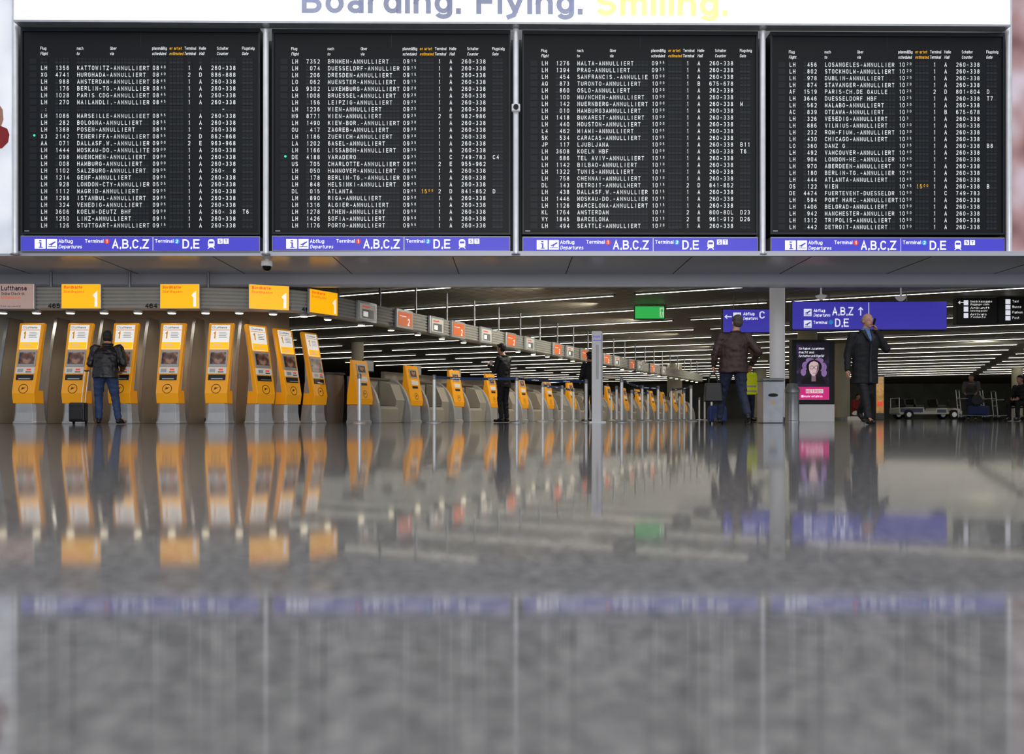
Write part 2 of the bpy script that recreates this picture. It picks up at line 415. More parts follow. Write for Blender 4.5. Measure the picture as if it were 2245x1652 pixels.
mb=MB().box(-18,22,15.38,15.5,2.56,3.4,M_bulk); mb.box(-18,22,15.36,15.38,2.56,2.6,M_steelD)
struct(mb,'trim_2')

# ------------------------------------------------------------ departure boards
AL=0.0098; ca,sa=math.cos(AL),math.sin(AL); D0=13.6
def BP(px,py):
    D=D0/(1-math.tan(AL)*(px-CX)/F); return (px-CX)*D/F/ca, CH+(HY-py)*D/F
def bthing(name,px,py,**kw):
    u,z=BP(px,py); t=thing(name,(u*ca,D0+u*sa,z),AL,**kw); return t,(u,0,z)
def bobj(mb,name,par,org,**kw):
    mb.v=[(v[0]-org[0],v[1],v[2]-org[2]) for v in mb.v]; return obj(mb,name,parent=par,**kw)
lefts=[47,597,1145,1688]; rights=[571,1119,1661,2201]; tops=[63,67,70,73]; row0=[134,135,139,142]; rowN=[494,494,495,497.5]
btop=[518,518,520,521]; bbot=[552,551,553,555]
R1='''

LH|1356|KATTOWITZ-ANNULLIERT|0840||1|A|260-338|
XG|4741|HURGHADA-ANNULLIERT|0840||2|D|886-888|
LH|988|AMSTERDAM-ANNULLIERT|0845||1|A|260-338|
LH|176|BERLIN-TG.-ANNULLIER|0845||1|A|260-338|
LH|1028|PARIS CDG-ANNULLIERT|0845||1|A|260-338|
LH|270|MAILANDLI.-ANNULLIER|0845||1|A|260-338|
 :|||||||   -|
LH|1086|MARSEILLE-ANNULLIEET|0855||1|A|260-338|
LH|282|BOLOGNA-ANNULLIERT|0855||1|A|260-338|
LH|1388|POSEN-ANNULLIERT|0855||1|*|260-338|
X3|2142|TENERIFFA-ANNULLIERT|0855||2|D|862-868|
AA|071|DALLASF.W.-ANNULLIER|0900||2|E|963-968|
LH|1444|MOSKAU-DO.-ANNULLITE|0900||1|A|260-338|
LH|098|MUENCHEN-ANNULLIERT|0900||1|A|260-338|
LH|008|HAMBURG-ANNULLIERT|0900||1|A|260-338|
LH|1102|SALZBURG-ANNULLIERT|0905||1|A|260-  8|
LH|1214|GENF-ANNULLIERT|0905||1|A|260-338|
LH|928|LONDON-CTY-ANNULLIER|0505||1|A|260-338|
LH|1112|MAGRID-ANNULLIERT|0905||1|A|260-338|
LH|1298|ISTANBUL-ANNULLIERT|0905||1|A|260-338|
LH|324|VENEDIG-ANNULLIERT|0905||1|A|260-338|
LH|3606|KOELN-DEUTZ BHF|0909||1|A|260- 38|T6
LH|1250|LINZ-ANNULLIERT|0915||1|A|260-338|
LH|126|STUTTGART-ANNULLIERT|0915||1|A|260-338|'''.split('\n')[1:]
R2='''LH|7352|BRNMEN-ANNULLIERT|0915||1|A|260-338|
LH|074|DUESSELDRF-ANNULLIER|0915||1|A|260-338|
LH|206|DRESDEN-ANNULLIERT|0915||1|A|260-338|
LO|062|MUENSTER-ANNULLIERT|0915||1|A|260-338|
LG|9302|LUXEMBURG-ANNULLIERT|0920||1|A|260-338|
LH|1008|BRUESSEL-ANNULLIERT|0920||1|A|260-338|
LH|156|LEIPZIG-ANNULLIERT|0925||1|A|260-338|
LH|1236|WIEN-ANNULLIERT|0925||1|A|260-338|
H9|8771|WIEN-ANNULLIERT|0925||2|E|982-986|
LH|1490|KIEW-BOR.-ANNULLIERT|0930||1|A|260-338|
OU|417|ZAGREB-ANNULLIERT|0930||1|A|260-338|
LH|1186|ZUERICH-ANNULLIERT|0930||1|A|260-338|
LA|1202|6ASEL-ANNULLIERT|0935||1|A|260-338|
LH|1166|LISSABON-ANNULLIERT|0935||1|A|260-338|
DE|4188|VARADERO|0935||1|C|749-783|C4
US|705|CHARLOTTE-ANNULLIERT|0945||2|E|955-962|
LH|050|HANNOVER-ANNULLIERT|0945||1|A|260-338|
LH|178|BERLIN-TG.-ANNULLIER|0945||1|A|260-338|
LH|848|HELSINKI-ANNULLIERT|0945||1|A|260-338|
DL|015|ATLANTA|0945|1500|2|D|841-852|D
LH|890|RIGA-ANNULLIERT|0950||1|A|260-338|
LH|1316|ALGIER-ANNULLIERT|0950||1|A|260-338|
LH|1278|ATHEN-ANNULLIERT|0950||1|A|260-338|
LH|1426|SOFIA-ANNULLIERT|0950||1|A|260-338|
LH|1176|PORTO-ANNULLIERT|0955||1|A|260-338|'''.split('\n')
R3='''LH|1276|MALTA-ANNULLIERT|0955||1|A|260-338|
LH|1394|PRAG-ANNULLIERT|0955||1|A|260-338|
LH|454|SANFRANCIS.-ANNULLIE|1000||1|A|260-338|
AQ|873|TURONTO-ANNULLIERT|1000||1|B|675-678|
LH|860|OSLO-ANNULLIERT|1000||1|A|262-338|
LH|100|MU/NCHEN-ANNULLIERT|1000||1|A|260-338|
LH|142|NUERNBERG-ANNULLIERT|1000||1|A|260-338|M
LH|010|HAMBURG3AMNULLIERT|1000||1|A|260-338|
LH|1418|BUKAREST-ANNULLIERT|1000||1|A|260-338|
LH|440|HOUSTON-ANNULLIERT|1000||1|A|260-338|
L4|462|MIAMI-ANNULLIERT|1005||1|A|260-338|
5K|534|CARACAS-ANNULLIERT|1005||1|A|260-338|
JP|117|LJUBLJANA|1005||1|A|260-338|B11
LH|3608|KOELN HBF|1009||1|A|260-338|T6
LH|686|TEL AVIV-ANNULLIERT|1010||1|A|260-338|
LH|1142|BILBAO-ANNULLIERT|1010||1|A|260-338|
LH|1322|TUNIS-ANNULLIERT|1010||1|A|260-338|
LH|758|CHENNAI-ANNULLIERT|1010||1|A|260-338|
DL|143|DETROIT-ANNULLHERT|1015||2|D|841-852|
LH|438|DALLASF.W.-ANNULLIER|1015||1|A|260-338|
LH|1446|MOSKAU-DO.-ANNULLIER|1015||1|A|260-338|
LH|1126|BARCELONA-ANNULLIERT|1015||1|A|260-338|
KL|1764|AMSTERDAM|1015||2|A|800-80L|D23
VY|1845|BARCELONA|1015||2|E|961-912|D26
LH|494|SEATTLE-ANNULLIERT|1020||1|A|260-338|'''.split('\n')
R4='''LH|456|LOSANGELES-ANNULLIER|1020||1|A|260-338|
LH|802|STOCKHOLM-ANNULLIERT|1020||1|A|260-338|
LH|978|DUBLIN-ANNULLIERT|1020||1|A|260-338|
LH|874|STAVANGER-ANNULLIERT|1020||1|A|260-338|
AF|1519|PARIS-CH.DE GAULLE|1025||2|D|801-804|D
LH|3646|DUESSELDORF HBF|1025||1|A|260-338|T7
LH|562|MALABO-ANNULLIERT|1030||1|A|260-338|
AC|839|OTEAWA-ANNULLIERT|1030||1|B|675-678|
LH|326|VE5EDIG-ANNULLIERT|103||1|A|260-338|
LH|886|VILNIUS-ANNULLIERT|1030||1|A|260-338|
LH|232|ROM-FIUM.-ANNULLIERT|1030||1|A|260-338|
LH|430|CHICAGO-ANNULLIERT|1035||1|A|260-338|
LO|360|DANZ G|1035||1|A|260-338|B8
LH|492|VAMCOUVER-ANNULLIERT|1040||1|A|260-338|
LH|904|LONDON-HE.-ANNULLIER|1040||1|*|260-338|
LH|970|ABERDEEN-ANNULLIERT|1040||1|A|260-338|
LH|180|BERLIN-TG.-ANNULLIER|1045||1|A|260-338|
LH|444|ATLANTA-ANNULLIERT|1045||1|A|260-338|
OS|122|WIEN|1045|1500|1|A|260-338|B
DE|4474|FUERTEVENT-DUESSELDR|1050||1|C|749-783|
LH|594|PORT HARC.-ANNULLIERT|1050||1|A|260-338|
LH|1406|BELGRAD-ANNULLIERT|1050||1|A|260-338|
LH|942|MANCHESTER-ANNULLIER|1050||1|A|260-338|
LH|1312|TRIPOLIS-ANNULLIERT|1050||1|A|260-338|
LH|442|DETROIT-ANNULLIERT|1050||1|A|260-338|'''.split('\n')
U=D0/F
for pi,rows in enumerate([R1,R2,R3,R4]):
    l,r,t=lefts[pi],rights[pi],tops[pi]; sx=(r-l)/524.0
    board,org=bthing('departure_board',(l+r)/2,514,label='black split-flap departure board with rows of white flight listings',cat='departure board',group='departure boards on the gallery wall')
    P=lambda dxp,py:BP(l+dxp*sx,py)
    u0,z0=BP(l,514); u1,z1=BP(r,t)
    mb=MB().box(u0,u1,0.0,0.3,z0,z1,M_black)
    bobj(mb,'cabinet',board,org,bevel=0.01)
    mb=MB(); fw=0.03
    mb.box(u0,u1,-0.025,0.0,z0,z0+fw,M_frame); mb.box(u0,u1,-0.025,0,z1-fw*2.2,z1,M_frame)
    mb.box(u0,u0+fw,-0.025,0,z0+fw,z1-fw*2.2,M_frame); mb.box(u1-fw,u1,-0.025,0,z0+fw,z1-fw*2.2,M_frame)
    mb.box((u0+u1)/2-0.004,(u0+u1)/2+0.004,-0.004,0,z1-0.3,z1-fw*2.2,M_frame)
    mb.rect(u0+0.05,u0+0.13,z0+0.05,z0+0.07,-0.004,M_steelD)
    bobj(mb,'frame',board,org)
    mb=MB(); fields=[(42,2),(74,4),(121.5,20),(287,4),(324,4),(364,1),(389,1),(415,7),(484,3)]
    rz=[row0[pi]+(rowN[pi]-row0[pi])*i/24 for i in range(25)]
    cw=7.95
    for ry in rz:
        for fx,n in fields:
            for k in range(n):
                a,_=P(fx+k*cw+0.5,ry); b,_=P(fx+(k+1)*cw-0.5,ry)
                _,zt=P(fx,ry-6.6); _,zm=P(fx,ry-0.0); _,zb=P(fx,ry+6.0)
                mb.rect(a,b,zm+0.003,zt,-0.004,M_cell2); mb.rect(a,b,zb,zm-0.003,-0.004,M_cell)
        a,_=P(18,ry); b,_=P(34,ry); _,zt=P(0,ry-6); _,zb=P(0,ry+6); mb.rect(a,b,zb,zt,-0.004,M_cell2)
    bobj(mb,'flap_field',board,org,recalc=False)
    cols={k:MB() for k in ('airline_code','flight_number','destination','scheduled_time','expected_time','terminal','hall','counter','gate')}
    ch=9.4*U; ce=cw*U*sx
    for ry,row in zip(rz,rows):
        q=row.split('|')
        if len(q)<9: q=q+['']*(9-len(q))
        if q[0].strip()==':': q=[' :','','','','','','','   -','']
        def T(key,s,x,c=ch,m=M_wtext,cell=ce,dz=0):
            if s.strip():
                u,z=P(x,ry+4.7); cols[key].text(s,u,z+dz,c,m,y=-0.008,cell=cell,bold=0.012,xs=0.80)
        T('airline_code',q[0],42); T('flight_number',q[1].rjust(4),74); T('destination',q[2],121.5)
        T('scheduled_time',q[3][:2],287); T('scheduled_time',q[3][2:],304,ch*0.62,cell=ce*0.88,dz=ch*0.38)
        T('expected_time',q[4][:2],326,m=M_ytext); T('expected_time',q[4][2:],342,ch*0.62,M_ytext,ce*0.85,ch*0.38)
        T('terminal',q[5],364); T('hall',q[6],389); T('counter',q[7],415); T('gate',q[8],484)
    for k,m_ in cols.items():
        if m_.v: bobj(m_,k+'_text',board,org,recalc=False)
    mb=MB(); my=MB()
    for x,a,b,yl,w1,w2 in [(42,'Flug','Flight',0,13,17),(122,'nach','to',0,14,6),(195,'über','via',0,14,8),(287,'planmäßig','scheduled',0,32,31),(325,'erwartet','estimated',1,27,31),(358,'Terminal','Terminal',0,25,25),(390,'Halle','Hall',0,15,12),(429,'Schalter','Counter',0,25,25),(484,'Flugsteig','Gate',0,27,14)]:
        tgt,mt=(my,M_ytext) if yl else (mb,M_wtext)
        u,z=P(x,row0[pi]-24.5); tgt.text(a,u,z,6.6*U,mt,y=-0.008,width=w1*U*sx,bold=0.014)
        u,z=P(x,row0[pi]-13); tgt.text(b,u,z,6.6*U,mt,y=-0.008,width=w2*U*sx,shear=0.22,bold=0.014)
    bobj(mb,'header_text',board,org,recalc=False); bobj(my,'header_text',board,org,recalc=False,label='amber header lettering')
    if pi in (0,1):
        u,z=BP(76,297) if pi==0 else BP(626,343)
        bobj(MB().disc(u,z,-0.01,0.018,M_lampgreen),'status_lamp',board,org,recalc=False)
    sign,org=bthing('direction_sign',(l+r)/2,bbot[pi],label='blue illuminated departures sign with terminal letters and pictograms',cat='sign',group='blue direction signs under the boards')
    ua,za=BP(l,bbot[pi]); ub,zb=BP(r,btop[pi])
    bobj(MB().box(ua,ub,-0.03,0.28,za,zb,M_steelD),'housing',sign,org,bevel=0.006)
    bobj(MB().box(ua+0.015,ub-0.015,-0.036,-0.031,za+0.02,zb-0.02,M_blue),'light_panel',sign,org)
    yy=-0.04; B0=btop[pi]-518
    Q=lambda x,py:P(x,py+B0)
    def rq(mbx,x0,x1,y0,y1,m,y=yy):
        a,zz1=Q(x0,y0); b,zz0=Q(x1,y1); mbx.rect(a,b,zz0,zz1,y,m)
    mb=MB(); rq(mb,32,56,525,546,M_blueW)
    rq(mb,42,47,527,530,M_blue,yy-.002); rq(mb,41,47,532,534,M_blue,yy-.002); rq(mb,43.5,47,534,542,M_blue,yy-.002); rq(mb,41,50,542,544,M_blue,yy-.002)
    bobj(mb,'information_pictogram',sign,org,recalc=False)
    mb=MB(); rq(mb,59,81,525,546,M_blueW)
    pts=[(61,541),(79,541),(79,542.5),(61,542.5)]; mb.poly([Q(*p) for p in pts][::-1],yy-.002,M_blue)
    pts=[(62,535),(65,536),(76,530),(78.5,530.5),(77.5,532.5),(72,536),(68,541),(67,540.5),(68.5,537.5),(64.5,538.5)]
    mb.poly([Q(*p) for p in pts],yy-.002,M_blue)
    bobj(mb,'departure_pictogram',sign,org,recalc=False)
    mb=MB(); u,z=Q(84,533.5); mb.text('Abflug',u,z,8*U,M_blueW,y=yy,width=31*U,bold=0.014)
    u,z=Q(84,545.5); mb.text('Departures',u,z,8*U,M_blueW,y=yy,width=51*U,shear=0.22,bold=0.01)
    u,z=Q(142,533); mb.text('Terminal',u,z,7.8*U,M_blueW,y=yy,width=40*U,bold=0.014)
    u,z=Q(201,545.5); mb.text('A,B,C,Z',u,z,20*U,M_blueW,y=yy,width=81*U*sx,bold=0.018)
    rq(mb,290,291,521,550,M_blueW)
    u,z=Q(295,533); mb.text('Terminal',u,z,7.8*U,M_blueW,y=yy,width=40*U,bold=0.014)
    u,z=Q(355,545.5); mb.text('D,E',u,z,20*U,M_blueW,y=yy,width=37*U*sx,bold=0.018)
    bobj(mb,'lettering',sign,org,recalc=False)
    mb=MB(); pts=[(411,531),(412,527),(415,525.5),(421,525.5),(424,527),(425,531),(425,540),(423,542),(426,546),(424,546),(421,543),(415,543),(412,546),(410,546),(413,542),(411,540)]
    mb.poly([Q(*p) for p in pts],yy,M_blueW); rq(mb,413,423,530,534.5,M_blue,yy-.002)
    bobj(mb,'train_pictogram',sign,org,recalc=False)
    for xx,cc in ((432,'S'),(445,'T')):
        mb=MB(); rq(mb,xx,xx+11,524,535,M_blueW); u,z=Q(xx+5.5,533.3); mb.text(cc,u,z,7.4*U,M_blue,y=yy-.002,align='C',bold=0.03)
        bobj(mb,'train_line_mark',sign,org,recalc=False)
    mb=MB(); u,z=Q(190,530); mb.disc(u,z,yy,5.6*U,M_red); mb.text('1',u,z-3.4*U,7*U,M_blueW,y=yy-.003,align='C',bold=.03)
    bobj(mb,'terminal_dot',sign,org,recalc=False,label='red round terminal one marker')
    mb=MB(); u,z=Q(343,530); mb.disc(u,z,yy,5.6*U,M_cyan); mb.text('2',u,z-3.4*U,7*U,M_blueW,y=yy-.003,align='C',bold=.03)
    bobj(mb,'terminal_dot',sign,org,recalc=False,label='light blue round terminal two marker')
for k,px in enumerate([37,585,1131,1670,2208]):
    u,z=BP(px,566); ua,za=BP(px,(-40,70,70,74,-40)[k]); x,y=u*ca,D0+u*sa
    mb=MB(); 
    mb.lathe((x,y-0.05,z+0.07),[(0.048,0),(0.048,za-z-0.1),(0.055,za-z-0.1),(0.055,za-z-0.06),(0.04,za-z-0.05)],M_chrome)
    mb.lathe((x,y-0.05,z+0.045),[(0.07,0),(0.07,0.02),(0.05,0.03)],M_steelD)
    obj(mb,'support_post',smooth=True,label='polished steel tube post between departure boards',cat='post',group='posts between departure boards')
for px0,px1 in ((572,596),(1120,1144),(1662,1687)):
    ua,_=BP(px0,0); ub,_=BP(px1,0); _,zt=BP(px0,66)
    struct(MB().box(ua*ca,ub*ca,13.95,14.04,2.87,zt,M_frame),'trim_3')
u,z=BP(1131,243); x,y=u*ca,D0+u*sa
t=thing('intercom_box',(x,y-0.13,z),label='small white round-faced sensor box clamped to the steel post',cat='sensor')
obj(MB().box(-0.07,0.07,-0.04,0.03,-0.06,0.06,M_white),'housing',parent=t,bevel=0.015)
mb=MB().cyl((0,-0.04,0),(0,-0.07,0),0.045,0.04,M_lensblk,20); obj(mb,'lens',parent=t,smooth=True)
banner,org=bthing('advertising_banner',CX,62,label='white backlit banner with grey and yellow slogan lettering',cat='banner')
ua,_=BP(47,60); ub,_=BP(2198,60); _,zb=BP(CX,66); zt=zb+1.3
bobj(MB().box(ua,ub,-0.2,-.03,zb+0.03,zt,M_banner),'light_panel',banner,org)
bobj(MB().box(ua,ub,-0.22,-.03,zb-0.005,zb+0.028,M_steel),'bottom_rail',banner,org)
for s_,px,py,wd,m_ in (('Boarding.',668,42,343,M_btext),('Flying.',1045,44,230,M_btext),('Smiling.',1303,47,286,M_byell)):
    mb=MB(); u,z=BP(px,py); mb.text(s_,u,z,54*U,m_,y=-0.204,width=wd*U,bold=0.034)
    bobj(mb,'slogan_word',banner,org,recalc=False,label=('pale yellow' if m_ is M_byell else 'grey blue')+' slogan word')
p,org=bthing('wall_poster',-60,553,label='pale backlit wall poster with a red dressed figure',cat='poster')
ua,za=BP(-150,555); ub,zb=BP(28,-60)
bobj(MB().box(ua,ub,0,0.2,za,zb,M_poster),'picture',p,org)
mb=MB(); pts=[(-20,330),(5,325),(18,312),(21,295),(16,282),(2,276),(-20,280)]; mb.poly([BP(*q) for q in pts],-0.004,M_redc)
pts=[(-20,276),(3,276),(8,262),(6,240),(-2,228),(-20,222)]; mb.poly([BP(*q) for q in pts],-0.004,M_skin)
bobj(mb,'printed_figure',p,org,recalc=False)
ua2,_=BP(28,0); ub2,_=BP(32,0); bobj(MB().box(ua2,ub2,-0.02,0.2,za,zb,M_steel),'frame',p,org)
p,org=bthing('wall_poster',2300,553,label='rose and brown backlit wall poster in a metal frame',cat='poster')
ua,za=BP(2217,556); ub,zb=BP(2400,-60)
bobj(MB().box(ua,ub,0,0.2,za,zb,M_poster2),'picture',p,org)
ua2,_=BP(2213,0); bobj(MB().box(ua2,ua,-0.02,0.2,za,zb,M_steel),'frame',p,org)

t=thing('dome_camera',(wx(585,13.95),13.95,2.8),label='white dome security camera hanging under the gallery',cat='camera')
obj(MB().lathe((0,0,0),[(0.03,0.004),(0.03,-0.03),(0.09,-0.035),(0.095,-0.1),(0.085,-0.12)][::-1],M_white),'housing',parent=t,smooth=True)
mb=MB().lathe((0,0,-0.12),[(0.004,-0.085),(0.04,-0.075),(0.068,-0.045),(0.078,0)],M_lensblk); obj(mb,'dome',parent=t,smooth=True)

# ------------------------------------------------------------ canopy path
X0,YF,RA,PH=-12.0,15.0,1.74,math.radians(64.6)
SA=-5.13-X0; SB=SA+RA*PH; SEND=SB+33.0
def path(s):
    if s<SA: return X0+s,YF,0.0
    if s<SB: ph=(s-SA)/RA; return -5.13+RA*math.sin(ph),YF+RA-RA*math.cos(ph),ph
    e=s-SB; return -5.13+RA*math.sin(PH)+e*math.cos(PH),YF+RA-RA*math.cos(PH)+e*math.sin(PH),PH
def off(s,d):
    x,y,p=path(s); return x+math.sin(p)*d,y-math.cos(p)*d,p
def find_s(px,d=0.0):
    a,b=0,SEND
    for _ in range(50):
        m=(a+b)/2; x,y,p=off(m,d)
        if CX+F*x/y<px: a=m
        else: b=m
    return a
def sweep(prof,s0,s1,m,step=0.25):
    ss=[]; s=s0
    while s<s1:
        ss.append(s); s+=step if SA-0.3<s<SB+0.3 else 2.0
    ss.append(s1); R=[]
    for s in ss:
        R.append([(off(s,d)[0],off(s,d)[1],z) for d,z in prof])
    return MB().loft(R,m)
prof=[(-0.28,2.1),(-0.05,2.08)]
n=6; zb,zt=2.1,2.5
for i in range(n):
    z=zb+(zt-zb)*i/n; h=(zt-zb)/n
    prof+=[(0.0,z),(0.035,z+h*0.25),(0.045,z+h*0.5),(0.035,z+h*0.75)]
prof+=[(0.0,zt),(-0.28,2.52)]
cano=thing('check_in_canopy',(-4,16,2.08),label='ribbed metal canopy band curving above the check-in row',cat='canopy')
obj(sweep(prof,0.0,SEND,M_rib,0.12),'ribbed_band',parent=cano,world=True,smooth=False)
s=0.6
while s<SEND:
    x,y,p=off(s,-0.14); top=2.8 if y<15.36 else CEIL
    if abs(y-15.43)>0.12: obj(MB().cyl((x,y,2.5),(x,y,top),0.028,0.028,M_steelD,10),'hanger_rod',parent=cano,world=True,smooth=True)
    s+=1.45
for px,tx_ in ((118,'465'),(331,'464'),(623,'463'),(673,'462'),(858,'461'),(0,'466')):
    s=find_s(px,0.05); x,y,p=off(s,0.05); mb=MB()
    mb.text(tx_,0,2.105,0.085,M_dark,align='C',width=0.23,bold=0.04,map=lambda u,w,x=x,y=y,p=p:(x+u*math.cos(p),y+u*math.sin(p),w))
    obj(mb,'counter_number',parent=cano,world=True,recalc=False)
s=0.8; src=None
while s<SEND-1:
    x,y,p=off(s,-0.06)
    if src is None:
        src=thing('downlight',(x,y,2.025),label='small round glowing downlight under the canopy',cat='lamp',group='downlights under the canopy')
        obj(MB().lathe((0,0,0),[(0.075,0.0),(0.085,0.02),(0.07,0.052)],M_steel),'housing',parent=src,smooth=True)
        obj(MB().lathe((0,0,0),[(0.06,-0.012),(0.07,-0.001)],M_spot,20),'lens',parent=src)
    else: copyt(src,(x,y,2.025),p)
    s+=0.62 if s<SB else 1.1
def cansign(px,kind,w=0.72,h=0.45,zc=2.31):
    s=find_s(px,0.09); x,y,p=off(s,0.085)
    lab={'y':'yellow illuminated boarding pass sign with numeral one','o':'orange illuminated sign with white numeral two','w':'pale illuminated information sign in a metal frame','l':'rose illuminated advert for online check-in'}[kind]
    t=thing('canopy_sign',(x,y,zc-h/2),p,label=lab,cat='sign',group='signs on the check-in canopy')
    obj(MB().box(-w/2,w/2,-0.03,0.035,0,h,M_steel),'frame',parent=t,bevel=0.01)
    bg={'y':M_yellowL,'o':M_orangeL,'w':M_paper,'l':M_lilac}[kind]
    e=0.012 if kind in 'yl' else 0.055
    obj(MB().box(-w/2+e,w/2-e,-0.036,-0.031,e,h-e,bg),'light_panel',parent=t)
    mb=MB(); Y=-0.04
    if kind=='y':
        mb.text('Bordkarte',-w*0.42,h*0.80,0.05,M_red,y=Y,width=0.33,bold=0.03)
        mb.text('Boarding pass',-w*0.42,h*0.64,0.045,M_orangeL,y=Y,width=0.36,bold=.01)
        mb.text('1',w*0.36,h*0.09,0.26,M_blueW,y=Y,align='C',bold=0.04,width=.085)
    elif kind=='o':
        mb.text('2',w*0.2,h*0.18,0.16,M_blueW,y=Y,align='C',bold=0.03,width=.09)
        mb.rect(-w*.34,w*.2,h*.72,h*.75,Y,M_red); mb.rect(-w*.34,w*.05,h*.62,h*.65,Y,M_blueW)
    elif kind=='l':
        mb.text('Lufthansa',-w*.3,h*.72,.085,M_navy,y=Y,width=.46,bold=.03)
        mb.text('Online Check-in',-w*.3,h*.54,.055,M_navy,y=Y,width=.42,bold=.01)
        mb.text('lufthansa.com',-w*.3,h*.40,.055,M_orangeL,y=Y,width=.35,bold=.01)
        mb.text('STAR ALLIANCE',-w*.36,h*.08,.028,M_navy,y=Y,width=.4)
        mb.disc(-w*.4,h*.77,Y,.045,M_navy,r2=.037)
    else:
        mb.rect(-w*.30,w*.30,h*.18,h*.6,Y,M_steelD); mb.rect(-w*.30,w*.1,h*.7,h*.76,Y,M_red)
        mb.rect(-w*.25,w*.0,h*.25,h*.5,Y-.002,M_whiteL)
    obj(mb,'lettering',parent=t,recalc=False)
for px in (179,395,590,708): cansign(px,'y',w=.72,h=.46)
cansign(32,'l',w=0.74,h=0.47)
for px,k in ((804,'w'),(886,'o'),(957,'w'),(1004,'o'),(1065,'w'),(1120,'o'),(1161,'w'),(1221,'o'),(1249,'w'),(1281,'o'),(1306,'w'),(1330,'o'),(1352,'w'),(1385,'o'),(1402,'w'),(1430,'o'),(1455,'w')): cansign(px,k,w=.66,h=0.42,zc=2.29)

# wall behind kiosks
WO=-1.25
mb=sweep([(WO-.1,0),(WO,0),(WO,3.19),(WO-.1,3.19)],0,SB+0.3,M_beige,0.1)
obj(mb,'wall_kiosk',kind='structure')
mb=sweep([(WO+.005,0.0),(WO+.02,0.0),(WO+.02,0.1),(WO+.005,0.1)],0,SB+0.3,M_darkgrey,0.1); obj(mb,'baseboard_kiosk',kind='structure')
src=None
for px in (120,222,322,424,526,14):
    x=wx(px,15.6)
    if src is None:
        src=thing('wall_fin',(x,15.62,0),.0,label='curved grey beige fin panel between the kiosks',cat='partition',group='curved fins behind the kiosks')
        obj(MB().prism_x([(-.32,0),(-.30,.4),(-.22,1.0),(-.08,1.6),(.05,2.02),(.5,2.02),(.5,0)],-.02,.02,M_fin),'panel',parent=src,bevel=.006)
        obj(MB().prism_x([(-.335,.02),(-.315,.4),(-.235,1.0),(-.095,1.6),(.035,2.02),(.055,2.02),(-.075,1.6),(-.215,1.0),(-.295,.4),(-.315,.02)],-.028,.028,M_steelD),'edge_trim',parent=src)
    else: copyt(src,(x,15.62,0),0)

